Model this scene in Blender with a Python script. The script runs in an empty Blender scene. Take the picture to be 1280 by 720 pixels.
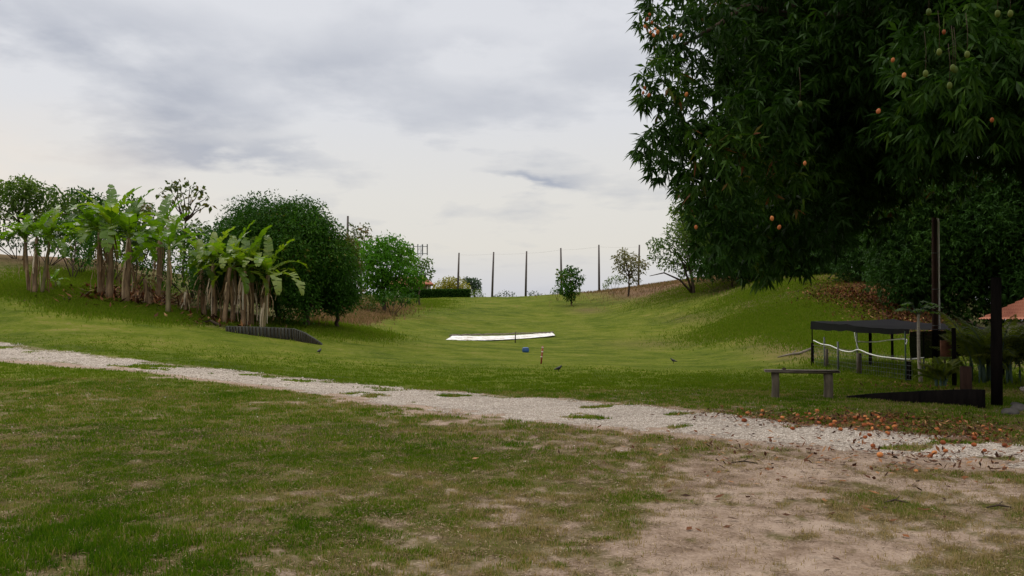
import bpy, math, random
import numpy as np
from mathutils import Vector, Matrix

S = bpy.context.scene
C = S.collection
R = math.radians
random.seed(7)
rng = np.random.default_rng(11)

# ------------------------------------------------------------------ camera
EYE = 1.6; FPX = 1108.0; HOR = 395.0
PITCH = math.atan((HOR - 360) / FPX)
cd = bpy.data.cameras.new('camera'); cam = bpy.data.objects.new('camera', cd); C.objects.link(cam)
cam.location = (0, 0, EYE); cam.rotation_euler = (math.pi/2 + PITCH, 0, 0)
cd.sensor_width = 36; cd.lens = 36 * FPX / 1280; cd.clip_start = .1; cd.clip_end = 6000
S.camera = cam

# ------------------------------------------------------------------ world
SUN_EL, SUN_AZ = 42.0, -52.0          # azimuth from +Y, negative = left
w = bpy.data.worlds.new('World'); S.world = w; w.use_nodes = True
nt = w.node_tree; nt.nodes.clear()
def N(t, k, **kw):
    n = t.nodes.new(k)
    for a, b in kw.items():
        if a.startswith('i_'):
            n.inputs[int(a[2:]) if a[2:].isdigit() else a[2:].replace('_', ' ')].default_value = b
        else: setattr(n, a, b)
    return n
def ramp(t, stops, interp='LINEAR'):
    r = t.nodes.new('ShaderNodeValToRGB'); r.color_ramp.interpolation = interp
    e = r.color_ramp.elements
    while len(e) > 1: e.remove(e[-1])
    e[0].position = stops[0][0]; e[0].color = (*stops[0][1], 1)
    for p, c in stops[1:]:
        x = e.new(p); x.color = (*c, 1)
    return r
def mth(t, op, a, b=None, c=None, clamp=False):
    n = t.nodes.new('ShaderNodeMath'); n.operation = op; n.use_clamp = clamp
    for i, v in enumerate((a, b, c)):
        if v is None: continue
        if isinstance(v, (int, float)): n.inputs[i].default_value = v
        else: t.links.new(v, n.inputs[i])
    return n.outputs[0]
def mixc(t, f, a, b, bt='MIX'):
    n = t.nodes.new('ShaderNodeMix'); n.data_type = 'RGBA'; n.blend_type = bt
    for i, v in ((0, f), (6, a), (7, b)):
        if isinstance(v, (int, float)): n.inputs[i].default_value = v
        elif isinstance(v, tuple): n.inputs[i].default_value = (*v, 1)
        else: t.links.new(v, n.inputs[i])
    return n.outputs[2]
g3 = lambda v: (v, v, v)
L = nt.links.new
tc = N(nt, 'ShaderNodeTexCoord'); sep = N(nt, 'ShaderNodeSeparateXYZ'); L(tc.outputs['Generated'], sep.inputs[0])
X, Y, Z = sep.outputs
zc = mth(nt, 'MAXIMUM', Z, 0.0)
den = mth(nt, 'ADD', zc, .16)
u = mth(nt, 'DIVIDE', X, den); v = mth(nt, 'DIVIDE', Y, den)
comb = N(nt, 'ShaderNodeCombineXYZ'); L(u, comb.inputs[0]); L(v, comb.inputs[1])
n1 = N(nt, 'ShaderNodeTexNoise'); n1.inputs['Scale'].default_value = .85; n1.inputs['Detail'].default_value = 8; n1.inputs['Roughness'].default_value = .56
n1.inputs['Distortion'].default_value = .35
L(comb.outputs[0], n1.inputs['Vector'])
n2 = N(nt, 'ShaderNodeTexNoise'); n2.inputs['Scale'].default_value = 2.6; n2.inputs['Detail'].default_value = 5; n2.inputs['Roughness'].default_value = .55
L(comb.outputs[0], n2.inputs['Vector'])
# large dark cloud banks, placed by direction on the sky
def dirv(px, row):
    uu = (px-640)/FPX; vv = (360-row)/FPX
    d = Vector((uu, math.cos(PITCH)-vv*math.sin(PITCH), math.sin(PITCH)+vv*math.cos(PITCH)))
    return d.normalized()
def bank(px, row, sx, sy, amt):
    d = dirv(px, row)
    a = mth(nt, 'SUBTRACT', X, d.x); b = mth(nt, 'SUBTRACT', Z, d.z)
    a = mth(nt, 'ADD', a, mth(nt, 'MULTIPLY', mth(nt, 'SUBTRACT', n1.outputs[0], .5), .35))
    b = mth(nt, 'ADD', b, mth(nt, 'MULTIPLY', mth(nt, 'SUBTRACT', n2.outputs[0], .5), .12))
    a = mth(nt, 'POWER', mth(nt, 'ABSOLUTE', mth(nt, 'DIVIDE', a, sx)), 2)
    b = mth(nt, 'POWER', mth(nt, 'ABSOLUTE', mth(nt, 'DIVIDE', b, sy)), 2)
    e = mth(nt, 'EXPONENT', mth(nt, 'MULTIPLY', mth(nt, 'ADD', a, b), -1))
    e = mth(nt, 'MULTIPLY', e, mth(nt, 'GREATER_THAN', Y, 0.0))
    return mth(nt, 'MULTIPLY', e, amt)
banks = [bank(*q) for q in [(230,125,.085,.045,.8),(320,190,.07,.016,.7),(60,20,.16,.035,.85),(420,75,.10,.03,.42),
                            (600,140,.14,.028,.42),(760,90,.10,.03,.4),(678,220,.055,.0115,1.0),(590,60,.07,.02,.3)]]
bk = banks[0]
for q in banks[1:]: bk = mth(nt, 'ADD', bk, q)
nz = mth(nt, 'MULTIPLY', mth(nt, 'SUBTRACT', n1.outputs[0], .53), 2.7)
nz2 = mth(nt, 'MULTIPLY', mth(nt, 'SUBTRACT', n2.outputs[0], .5), 1.6)
dk = mth(nt, 'ADD', mth(nt, 'ADD', bk, nz), nz2)
fadeh = mth(nt, 'MULTIPLY_ADD', zc, 9.0, .15, clamp=True)
dk = mth(nt, 'MULTIPLY', dk, fadeh, clamp=True)
hr = ramp(nt, [(0, (.62,.61,.63)), (.03, (.64,.645,.69)), (.075, (.77,.735,.675)), (.13, (.78,.755,.71)), (.22, (.75,.755,.78)), (.36, (.75,.76,.80)), (.5, (1.0,.99,1.0)), (.75, (2.0,1.98,1.96)), (1, (2.5,2.45,2.4))])
L(zc, hr.inputs[0])
col = mixc(nt, dk, hr.outputs[0], (.43,.455,.525))
# warm glow low on the left
gl = dirv(-20, 250)
wg = mth(nt, 'EXPONENT', mth(nt, 'MULTIPLY', mth(nt, 'ADD', mth(nt, 'POWER', mth(nt, 'ABSOLUTE', mth(nt, 'DIVIDE', mth(nt, 'SUBTRACT', X, gl.x), .16)), 2), mth(nt, 'POWER', mth(nt, 'ABSOLUTE', mth(nt, 'DIVIDE', mth(nt, 'SUBTRACT', Z, gl.z), .07)), 2)), -1))
wg = mth(nt, 'MULTIPLY', wg, mth(nt, 'MULTIPLY_ADD', n2.outputs[0], 1.6, -.35, clamp=True))
col = mixc(nt, mth(nt, 'MULTIPLY', wg, 1.25, clamp=True), col, (.90,.79,.68))
bgc = N(nt, 'ShaderNodeBackground'); L(col, bgc.inputs[0]); bgc.inputs[1].default_value = 1.0
sky = N(nt, 'ShaderNodeTexSky'); sky.sky_type = 'NISHITA'; sky.sun_disc = False
sky.sun_elevation = R(SUN_EL); sky.sun_rotation = R(SUN_AZ)
bgs = N(nt, 'ShaderNodeBackground'); L(sky.outputs[0], bgs.inputs[0]); bgs.inputs[1].default_value = .09
mx = N(nt, 'ShaderNodeMixShader'); mx.inputs[0].default_value = .93
L(bgs.outputs[0], mx.inputs[1]); L(bgc.outputs[0], mx.inputs[2])
wo = N(nt, 'ShaderNodeOutputWorld'); L(mx.outputs[0], wo.inputs[0])

sd = bpy.data.lights.new('sun', 'SUN'); sun = bpy.data.objects.new('sun', sd); C.objects.link(sun)
sd.energy = 1.0; sd.angle = R(18); sd.color = (1, .95, .86)
sv = Vector((math.cos(R(SUN_EL))*math.sin(R(SUN_AZ)), math.cos(R(SUN_EL))*math.cos(R(SUN_AZ)), math.sin(R(SUN_EL))))
sun.rotation_euler = sv.to_track_quat('Z', 'Y').to_euler()
S.view_settings.view_transform = 'Standard'; S.view_settings.look = 'None'
S.view_settings.exposure = 0.0; S.view_settings.gamma = 1
S.render.engine = 'CYCLES'
S.cycles.max_bounces = 6; S.cycles.diffuse_bounces = 3; S.cycles.transparent_max_bounces = 4

# ------------------------------------------------------------------ numeric noise
_T = np.random.default_rng(3).random((256, 256))
def vnoise(x, y):
    xi = np.floor(x).astype(int); yi = np.floor(y).astype(int)
    fx = x-xi; fy = y-yi; fx = fx*fx*(3-2*fx); fy = fy*fy*(3-2*fy)
    a = _T[xi & 255, yi & 255]; b = _T[(xi+1) & 255, yi & 255]; c = _T[xi & 255, (yi+1) & 255]; d = _T[(xi+1) & 255, (yi+1) & 255]
    return (a*(1-fx)+b*fx)*(1-fy) + (c*(1-fx)+d*fx)*fy
def fbm(x, y, o=4):
    s = 0; a = .5; t = 0
    for i in range(o):
        s = s + a*vnoise(x*2**i+17*i, y*2**i+31*i); t += a; a *= .5
    return s/t
def sstep(a, b, x):
    t = np.clip((x-a)/(b-a), 0, 1); return t*t*(3-2*t)

# ------------------------------------------------------------------ terrain height survey: bearing column -> (distance, row where the ground is seen)
SURV = {
 -900: [(25,452),(31,425),(43,350),(60,300),(80,300),(150,330)],
    0: [(18,487),(25,450),(31,430),(43,359),(60,317),(75,318),(150,345)],
  150: [(18,487),(22,463),(26,449),(38,398),(43,375),(60,335),(75,326),(150,350)],
  300: [(18,490),(20,480),(24,466),(35,424),(43,402),(55,385),(70,368),(90,352),(150,355)],
  400: [(18,493),(22,478),(30,450),(38,429),(45,409),(60,392),(80,376),(110,366),(150,362)],
  500: [(18,493),(22,483),(32,455),(45,428),(60,412),(80,392),(110,376),(128,372),(150,375)],
  640: [(18,495),(25,473),(40,446),(55,430),(70,414),(90,396),(110,381),(125,372),(135,371),(150,376)],
  760: [(18,495),(25,473),(40,449),(55,430),(70,412),(90,394),(108,378),(120,365),(132,364),(150,368)],
  860: [(18,495),(25,474),(35,461),(50,440),(65,413),(80,385),(95,357),(106,350),(120,349),(150,355)],
  960: [(18,496),(25,474),(35,455),(45,430),(55,400),(65,368),(75,348),(90,341),(150,345)],
 1060: [(18,496),(25,470),(32,452),(40,425),(48,392),(56,362),(66,346),(80,341),(150,345)],
 1180: [(18,496),(25,469),(33,450),(40,424),(48,392),(56,362),(66,346),(80,341),(150,345)],
 1280: [(18,494),(30,458),(45,440),(60,431),(90,425),(150,420)],
 1500: [(18,494),(30,458),(45,440),(60,431),(90,425),(150,420)],
}
def zrow(row, d):
    vv = (360-row)/FPX
    return EYE + d*(math.sin(PITCH)+vv*math.cos(PITCH))/(math.cos(PITCH)-vv*math.sin(PITCH))
_cols = np.arange(-900, 1501, 20.); _ds = np.arange(0, 301, 1.)
_k = sorted(SURV)
_tab = []
for c in _k:
    pts = SURV[c]
    dd = [0, 8, 14]+[p[0] for p in pts]+[220, 300]
    zz = [0, 0, 0]+[zrow(p[1], p[0]) for p in pts]
    zz += [zz[-1]-1.0, zz[-1]-2.5]
    if c <= 860 and c >= 400: zz[-2] = 1.5; zz[-1] = 0
    _tab.append(np.interp(_ds, dd, zz))
_tab = np.array(_tab)
_Z = np.array([np.interp(_cols, _k, _tab[:, j]) for j in range(len(_ds))]).T
def _blur(A, ax, n):
    for _ in range(n):
        P = np.pad(A, [(1, 1) if i == ax else (0, 0) for i in (0, 1)], mode='edge')
        A = (np.take(P, range(0, A.shape[ax]), ax)+2*np.take(P, range(1, A.shape[ax]+1), ax)+np.take(P, range(2, A.shape[ax]+2), ax))/4
    return A
_Z = _blur(_blur(_Z, 0, 3), 1, 8)
def H(x, y):
    x = np.asarray(x, float); y = np.asarray(y, float)
    yy = np.clip(y, 0, 299.999)
    pc = 640 + FPX*x/np.maximum(yy, 2.0)
    pc = np.clip(pc, -900, 1499.99)
    i = (pc+900)/20; i0 = np.minimum(i.astype(int), _Z.shape[0]-2); fi = i-i0
    j0 = np.minimum(yy.astype(int), 299); fj = yy-j0
    z = (_Z[i0, j0]*(1-fi)+_Z[i0+1, j0]*fi)*(1-fj) + (_Z[i0, j0+1]*(1-fi)+_Z[i0+1, j0+1]*fi)*fj
    r = np.hypot(x, y)
    amp = .03 + .5*sstep(40, 75, r)*.45
    z = z + (fbm(x*.35+50, y*.35+50, 3)-.5)*amp*1.2 + (fbm(x*1.7, y*1.7, 2)-.5)*.035
    z = z - sstep(300, 1500, r)*12
    return z
def Hs(x, y): return float(H(np.array([x]), np.array([y]))[0])
def ground(px, row, dmin=6):
    """first point of the terrain seen along the ray through this photo point"""
    uu = (px-640)/FPX; vv = (360-row)/FPX
    dy = math.cos(PITCH)-vv*math.sin(PITCH); dz = math.sin(PITCH)+vv*math.cos(PITCH)
    ds = np.arange(dmin, 200, .1)
    z = EYE+dz/dy*ds; h = H(uu/dy*ds, ds)
    k = np.where(z <= h)[0]
    d = ds[k[0]] if len(k) else 130.
    return Vector((uu/dy*d, d, Hs(uu/dy*d, d)))
def pt(px, row, d):
    uu = (px-640)/FPX; vv = (360-row)/FPX
    dy = math.cos(PITCH)-vv*math.sin(PITCH); dz = math.sin(PITCH)+vv*math.cos(PITCH)
    return Vector((uu/dy*d, d, EYE+dz/dy*d))
def onx(px, d):
    x = (px-640)/FPX*d
    return Vector((x, d, Hs(x, d)))

# ------------------------------------------------------------------ ground cover fields (world coordinates)
def edge(pts):
    q = [ground(a, b) for a, b in pts]; q.sort(key=lambda v: v.x)
    return np.array([v.x for v in q]), np.array([v.y for v in q])
UPX, UPY = edge([(0,430),(60,438),(120,446),(200,455),(300,465),(400,476),(500,486),(640,497),(760,505),(860,514),(1000,532),(1100,542),(1280,558)])
LOX, LOY = edge([(0,450),(100,458),(200,466),(300,480),(400,491),(500,505),(640,520),(760,532),(860,543),(960,553),(1060,564),(1280,585)])
def road_field(x, y):
    """>0 inside the gravel track, in metres from its edge"""
    up = np.interp(x, UPX, UPY); lo = np.interp(x, LOX, LOY)
    ls = x < UPX[0]; up = np.where(ls, UPY[0]+(UPX[0]-x)*.62, up); ls = x < LOX[0]; lo = np.where(ls, LOY[0]+(LOX[0]-x)*.55, lo)
    rs = x > UPX[-1]; up = np.where(rs, UPY[-1]-(x-UPX[-1])*.55, up); rs = x > LOX[-1]; lo = np.where(rs, LOY[-1]-(x-LOX[-1])*.55, lo)
    return np.minimum(up-y, y-lo)*.75
def road_rag(x, y):
    f = road_field(x, y)+(fbm(x*1.1, y*1.1, 4)-.5)*1.3+(fbm(x*4.5+3, y*4.5, 3)-.5)*.45
    isl = sstep(.64, .74, fbm(x*.75+y*.5+5, y*1.6-x*.9+8, 4))*sstep(1.7, .7, road_field(x, y))
    return f-isl*1.6
def pr(x, y):
    """bearing column and row of ground points (for the survey blobs below)"""
    yy = np.maximum(y, 1.5)
    return 640+FPX*x/yy, HOR+FPX*(EYE-H(x, y))/yy
BARE = [(960,595,110,20,.62),(1090,574,160,13,.50),(900,645,90,26,.62),(870,690,100,28,.50),(1020,650,90,20,.42),(1060,695,110,30,.48),(760,700,130,36,.30),(720,545,90,9,.40),
        (1190,605,110,20,.42),(1180,670,130,30,.30),(540,700,130,30,.12),(820,585,90,18,.34),(640,640,90,20,.12),
        (985,690,80,18,.42),(1000,725,70,18,.38),(880,740,220,36,.34),(560,528,90,5,.36),(420,503,160,4,.34),(200,472,40,2.5,.45),(520,516,60,4,.35),(800,562,130,9,.30),
        (150,600,300,90,-.10),(300,540,200,30,-.08)]
def bare_field(x, y):
    px, row = pr(x, y)
    f = np.zeros_like(px)
    for a, b, sx, sy, k in BARE:
        f = f + k*np.exp(-((px-a)/sx)**2-((row-b)/sy)**2)
    f = f*(y < 21)*(y > 1)
    n = fbm(x*1.9+9, y*1.9+4, 5)
    n2 = fbm(x*.6+3, y*.6+40, 3)
    near = sstep(24, 17, y)
    road = sstep(1.0, -.1, -road_field(x, y))*.55*(y < np.interp(x, LOX, LOY)+.4)
    up = sstep(.55, 0, np.abs(road_field(x, y)))*.45
    n3 = fbm(x*7+2, y*7+9, 3)
    base = (n-.5)*.75+(n2-.5)*.40+(n3-.5)*1.1
    return np.clip(f+base*near*.85+road+up*1.0+.10*near-.13, 0, 1)
def gauss_px(x, y, lst):
    px, row = pr(x, y); f = np.zeros_like(px)
    for a, b, sx, sy, k in lst: f = f+k*np.exp(-((px-a)/sx)**2-((row-b)/sy)**2)
    return f
LIT = [(1092,376,42,26,1.6),(1120,395,30,14,.8),(1040,352,40,10,.7),(1060,530,130,7,.7),(1230,544,90,11,.8),(1130,480,70,9,.45),(1200,495,60,10,.4),(165,375,40,9,.6),(150,368,25,8,.5),(1000,524,60,6,.5)]
DRY = [(800,362,60,12,1.2),(850,352,60,10,.9),(900,346,60,9,1.0),(440,394,28,12,1.4),(60,318,90,12,1.0),(160,330,80,12,.5),(470,385,35,10,.6),(965,357,30,7,.7),(735,388,22,4,.5),(940,383,30,8,.45),(975,430,50,10,.5),
       (905,420,50,5,.35),(880,398,50,8,.3),(820,430,60,6,.3),(1000,445,50,8,.5),(1110,405,60,14,.5),(1060,410,30,10,.4)]
TOE = [(0,361),(100,378),(150,387),(200,398),(250,407),(282,412),(345,404),(430,404),(470,395),(520,378)]
_tx = [ground(a, b_) for a, b_ in TOE]; _ta = np.array([v.x/v.y for v in _tx]); _td = np.array([v.y for v in _tx])
BK = [(760,371),(800,372),(860,364),(900,372),(960,428),(1010,446),(1100,462),(1200,470)]
_bx = [ground(a, b_) for a, b_ in BK]; _ba = np.array([v.x/v.y for v in _bx]); _bd = np.array([v.y for v in _bx])
def rough_shade_field(x, y):
    a = x/np.maximum(y, 2); n = (fbm(x*.4, y*.4, 3)-.5)*4
    l = sstep(-.5, 1.0, y+n*.3-np.interp(a, _ta, _td))*(a < -.1)
    r_ = sstep(-2, 6, y+n-np.interp(a, _ba, _bd))*(a > .11)*(.9+.5*sstep(.25, .5, a))  # right bank: extra weight toward the right paints tree shade into the grass
    return np.clip(np.maximum(l, r_)*(y > 20)*(y < 170), 0, 1.3)
def verge_field(x, y):
    n = (fbm(x*.5, y*.5, 3)-.5)*1.5; up = np.interp(x, UPX, UPY)
    return sstep(3.0, 1.0, y-up+n*.8)*(y > up-.3)*(y < 60)
def litter_field(x, y): return np.clip(gauss_px(x, y, LIT)*(y > 8), 0, 1)
def dry_field(x, y): return np.clip(gauss_px(x, y, DRY)*(y > 24)*(y < 165)+.0*x, 0, 1)
# drive at far right
DR = [(1236,500),(1300,498)]
def drive_field(x, y):
    return sstep(0, .5, x-(8.6+(y-14)*.42))*sstep(14.8, 15.6, y)*sstep(21, 19.5, y)

# ------------------------------------------------------------------ mesh helpers
def nmesh(name, V, F, mat, parent=None, smooth=False, attrs=None):
    """one mesh object; F: (n,3) or (n,4) int array, or a list of those"""
    me = bpy.data.meshes.new(name)
    V = np.asarray(V, np.float32)
    Fs = [np.asarray(f, np.int32) for f in (F if isinstance(F, list) else [F]) if len(f)]
    me.vertices.add(len(V)); me.vertices.foreach_set('co', V.ravel())
    tot = sum(f.size for f in Fs); me.loops.add(tot)
    me.loops.foreach_set('vertex_index', np.concatenate([f.ravel() for f in Fs]))
    npoly = sum(len(f) for f in Fs); me.polygons.add(npoly)
    cnt = np.concatenate([np.full(len(f), f.shape[1], np.int32) for f in Fs])
    st = np.concatenate([[0], np.cumsum(cnt)[:-1]]).astype(np.int32)
    me.polygons.foreach_set('loop_start', st)
    try: me.polygons.foreach_set('loop_total', cnt)
    except Exception: pass
    if smooth: me.polygons.foreach_set('use_smooth', np.ones(npoly, bool))
    me.update(calc_edges=True)
    for k, a in (attrs or {}).items():
        at = me.attributes.new(k, 'FLOAT', 'POINT'); at.data.foreach_set('value', np.asarray(a, np.float32))
    me.materials.append(mat)
    o = bpy.data.objects.new(name, me); C.objects.link(o)
    if parent: o.parent = parent
    return o
class MB:
    """collects shapes of ONE part"""
    def __init__(s): s.V = []; s.Q = []; s.T = []; s.n = 0
    def add(s, V, Q=(), T=()):
        V = np.asarray(V, float).reshape(-1, 3)
        if len(Q): s.Q.append(np.asarray(Q)+s.n)
        if len(T): s.T.append(np.asarray(T)+s.n)
        s.V.append(V); s.n += len(V); return s
    def tube(s, pts, rad, seg=8, caps=True, wob=0):
        pts = [Vector(p) for p in pts]; n = len(pts)
        if isinstance(rad, (int, float)): rad = [rad]*n
        prev = None; V = []
        for i, p in enumerate(pts):
            t = (pts[min(i+1, n-1)]-pts[max(i-1, 0)])
            t = t.normalized() if t.length > 1e-9 else Vector((0, 0, 1))
            a = (prev - t*prev.dot(t)) if prev is not None else t.orthogonal()
            a = a.normalized() if a.length > 1e-6 else t.orthogonal().normalized()
            prev = a; b = t.cross(a)
            for k in range(seg):
                an = 2*math.pi*k/seg; rr = rad[i]*(1+(random.random()-.5)*wob)
                V.append(p+(a*math.cos(an)+b*math.sin(an))*rr)
        Q = [(i*seg+k, i*seg+(k+1) % seg, (i+1)*seg+(k+1) % seg, (i+1)*seg+k) for i in range(n-1) for k in range(seg)]
        T = []
        if caps:
            V += [pts[0], pts[-1]]; a, b = n*seg, n*seg+1
            T = [(a, (k+1) % seg, k) for k in range(seg)]+[(b, (n-1)*seg+k, (n-1)*seg+(k+1) % seg) for k in range(seg)]
        return s.add(V, Q, T)
    def box(s, c, sz, rot=0, bev=0.0, rx=0, wob=0):
        """box with bevelled long edges (octagonal section along z when bev>0)"""
        hx, hy, hz = sz[0]/2, sz[1]/2, sz[2]/2
        M = Matrix.Translation(c) @ Matrix.Rotation(rot, 4, 'Z') @ Matrix.Rotation(rx, 4, 'X')
        if bev <= 0: bev = min(hx, hy, hz)*.12
        V = []
        idx = {}
        for sx in (-1, 1):
            for sy in (-1, 1):
                for sz_ in (-1, 1):
                    for ax in range(3):
                        q = [sx*hx, sy*hy, sz_*hz]; d = [sx, sy, sz_]
                        for k in range(3):
                            if k != ax: q[k] -= d[k]*bev
                        idx[(sx, sy, sz_, ax)] = len(V)
                        V.append(M @ Vector(q)+Vector([(random.random()-.5)*wob for _ in range(3)]))
        Q = []; T = []
        for ax in range(3):
            o = [k for k in range(3) if k != ax]
            for sg in (-1, 1):
                f = []
                for a, b in ((-1, -1), (1, -1), (1, 1), (-1, 1)):
                    k = [0, 0, 0]; k[ax] = sg; k[o[0]] = a; k[o[1]] = b; f.append(idx[(*k, ax)])
                Q.append(f if (sg > 0) != (ax == 1) else f[::-1])
        for ax in range(3):   # edge bevels along ax
            o = [k for k in range(3) if k != ax]
            for a in (-1, 1):
                for b in (-1, 1):
                    f = []
                    for e, face in ((-1, o[0]), (-1, o[1]), (1, o[1]), (1, o[0])):
                        k = [0, 0, 0]; k[ax] = e; k[o[0]] = a; k[o[1]] = b; f.append(idx[(*k, face)])
                    Q.append(f)
        for sx in (-1, 1):
            for sy in (-1, 1):
                for sz_ in (-1, 1): T.append([idx[(sx, sy, sz_, ax)] for ax in range(3)])
        return s.add(V, Q, T)
    def blob(s, c, r, seg=10, rings=7, wob=.1, sq=(1, 1, 1)):
        V = [(0, 0, -1)]
        for i in range(1, rings):
            ph = math.pi*i/rings-math.pi/2
            for k in range(seg): V.append((math.cos(ph)*math.cos(2*math.pi*k/seg), math.cos(ph)*math.sin(2*math.pi*k/seg), math.sin(ph)))
        V.append((0, 0, 1)); V = np.array(V)
        V = V*(1+(np.random.default_rng(s.n+5).random((len(V), 1))-.5)*wob*2)*np.array(sq)*r+np.array(c)
        Q = [(1+i*seg+k, 1+i*seg+(k+1) % seg, 1+(i+1)*seg+(k+1) % seg, 1+(i+1)*seg+k) for i in range(rings-2) for k in range(seg)]
        l = len(V)-1
        T = [(0, 1+(k+1) % seg, 1+k) for k in range(seg)]+[(l, l-seg+k, l-seg+(k+1) % seg) for k in range(seg)]
        return s.add(V, Q, T)
    def build(s, name, mat, parent=None, smooth=False, attrs=None):
        F = []
        if s.Q: F.append(np.concatenate(s.Q))
        if s.T: F.append(np.concatenate(s.T))
        o = nmesh(name, np.concatenate(s.V), F, mat, None, smooth, attrs)
        if parent:
            o.parent = parent; o.data.transform(Matrix.Translation(-parent.location))
        return o
def tag(o, label=None, cat=None, group=None, kind=None):
    if label: o['label'] = label
    if cat: o['category'] = cat
    if group: o['group'] = group
    if kind: o['kind'] = kind
    return o
def thing(name, loc, label, cat, group=None):
    o = bpy.data.objects.new(name, None); C.objects.link(o); o.location = loc
    o.empty_display_size = .3
    bpy.context.view_layer.update()
    return tag(o, label, cat, group)

# ------------------------------------------------------------------ materials
def new_mat(name):
    m = bpy.data.materials.new(name); m.use_nodes = True
    t = m.node_tree; b = t.nodes['Principled BSDF']; return m, t, b
def simple(name, c1, c2, scale=8, rough=.8, bump=.3, bscale=None, spec=.3, stretch=(1, 1, 1), detail=6, metallic=0, bdist=.02):
    m, t, b = new_mat(name)
    tcn = N(t, 'ShaderNodeTexCoord'); mp = N(t, 'ShaderNodeMapping'); mp.inputs['Scale'].default_value = stretch
    t.links.new(tcn.outputs['Object'], mp.inputs[0])
    n = N(t, 'ShaderNodeTexNoise'); n.inputs['Scale'].default_value = scale; n.inputs['Detail'].default_value = detail; n.inputs['Roughness'].default_value = .65
    t.links.new(mp.outputs[0], n.inputs['Vector'])
    r = ramp(t, [(.3, c1), (.7, c2)]); t.links.new(n.outputs[0], r.inputs[0]); t.links.new(r.outputs[0], b.inputs['Base Color'])
    n3 = N(t, 'ShaderNodeTexNoise'); n3.inputs['Scale'].default_value = bscale or scale*4; n3.inputs['Detail'].default_value = 4
    t.links.new(mp.outputs[0], n3.inputs['Vector'])
    bp = N(t, 'ShaderNodeBump'); bp.inputs['Strength'].default_value = bump; bp.inputs['Distance'].default_value = bdist
    t.links.new(n3.outputs[0], bp.inputs['Height']); t.links.new(bp.outputs[0], b.inputs['Normal'])
    b.inputs['Roughness'].default_value = rough; b.inputs['Specular IOR Level'].default_value = spec; b.inputs['Metallic'].default_value = metallic
    return m
def leafmat(name, stops, rough=.5, trans=.25, spec=.35, tcol=None):
    m, t, b = new_mat(name)
    a = N(t, 'ShaderNodeAttribute', attribute_name='rnd')
    r = ramp(t, stops); t.links.new(a.outputs['Fac'], r.inputs[0]); t.links.new(r.outputs[0], b.inputs['Base Color'])
    b.inputs['Roughness'].default_value = rough; b.inputs['Specular IOR Level'].default_value = spec
    tr = N(t, 'ShaderNodeBsdfTranslucent')
    mc = mixc(t, 1.0, r.outputs[0], tcol or (1.5, 1.7, .7), 'MULTIPLY'); t.links.new(mc, tr.inputs[0])
    ms = N(t, 'ShaderNodeMixShader'); ms.inputs[0].default_value = trans
    t.links.new(b.outputs[0], ms.inputs[1]); t.links.new(tr.outputs[0], ms.inputs[2])
    t.links.new(ms.outputs[0], t.nodes['Material Output'].inputs[0])
    return m
M = {}
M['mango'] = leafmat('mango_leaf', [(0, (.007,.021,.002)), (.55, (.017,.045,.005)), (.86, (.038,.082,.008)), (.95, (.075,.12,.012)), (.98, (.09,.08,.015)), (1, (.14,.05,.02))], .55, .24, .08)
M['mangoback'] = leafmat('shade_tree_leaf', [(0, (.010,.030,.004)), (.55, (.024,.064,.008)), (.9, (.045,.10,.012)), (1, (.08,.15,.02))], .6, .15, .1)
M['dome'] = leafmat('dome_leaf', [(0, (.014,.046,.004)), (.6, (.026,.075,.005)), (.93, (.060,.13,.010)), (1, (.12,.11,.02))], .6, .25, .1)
M['brownish'] = leafmat('olive_leaf', [(0, (.035,.055,.010)), (.6, (.06,.085,.012)), (1, (.15,.085,.035))], .6, .25, .12)
M['bright'] = leafmat('bright_leaf', [(0, (.030,.10,.005)), (.6, (.055,.155,.007)), (1, (.11,.22,.015))], .6, .35, .1)
M['light'] = leafmat('light_leaf', [(0, (.035,.07,.012)), (.6, (.065,.11,.016)), (1, (.13,.17,.035))], .6, .35, .12)
M['yellow'] = leafmat('yellow_leaf', [(0, (.10,.11,.012)), (.5, (.24,.21,.025)), (1, (.42,.36,.06))], .6, .3, .12)
M['dusty'] = leafmat('dusty_leaf', [(0, (.08,.085,.035)), (.6, (.13,.12,.055)), (1, (.22,.16,.09))], .7, .3, .1)
M['hedge'] = leafmat('hedge_leaf', [(0, (.012,.04,.005)), (1, (.035,.085,.010))], .6, .2, .1)
M['bluegreen'] = leafmat('bluegreen_leaf', [(0, (.03,.055,.035)), (1, (.06,.09,.055))], .6, .2, .1)
M['banana'] = leafmat('banana_leaf', [(0, (.040,.090,.006)), (.45, (.09,.16,.010)), (.75, (.17,.21,.02)), (.9, (.17,.24,.05)), (1, (.22,.20,.08))], .42, .4, .4, (1.6, 1.8, .4))
M['dryleaf'] = leafmat('dry_leaf', [(0, (.12,.07,.035)), (.5, (.26,.17,.09)), (.85, (.42,.32,.20)), (1, (.60,.52,.40))], .8, .15, .1, (1, .9, .7))
M['palm'] = leafmat('palm_leaf', [(0, (.07,.10,.012)), (.6, (.13,.16,.02)), (1, (.20,.20,.04))], .55, .35, .1)
M['papaya'] = leafmat('papaya_leaf', [(0, (.08,.17,.015)), (1, (.15,.25,.03))], .5, .4, .1)
M['grass'] = leafmat('grass_blade', [(0, (.034,.082,.003)), (.42, (.068,.122,.004)), (.68, (.112,.155,.010)), (.80, (.16,.135,.045)), (1, (.30,.22,.12))], .8, .3, .04, (1.3, 1.4, .5))
M['drygrass'] = leafmat('dry_grass_blade', [(0, (.09,.10,.015)), (.35, (.14,.095,.045)), (1, (.27,.17,.095))], .9, .3, .04, (1.2, 1.1, .8))
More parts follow.
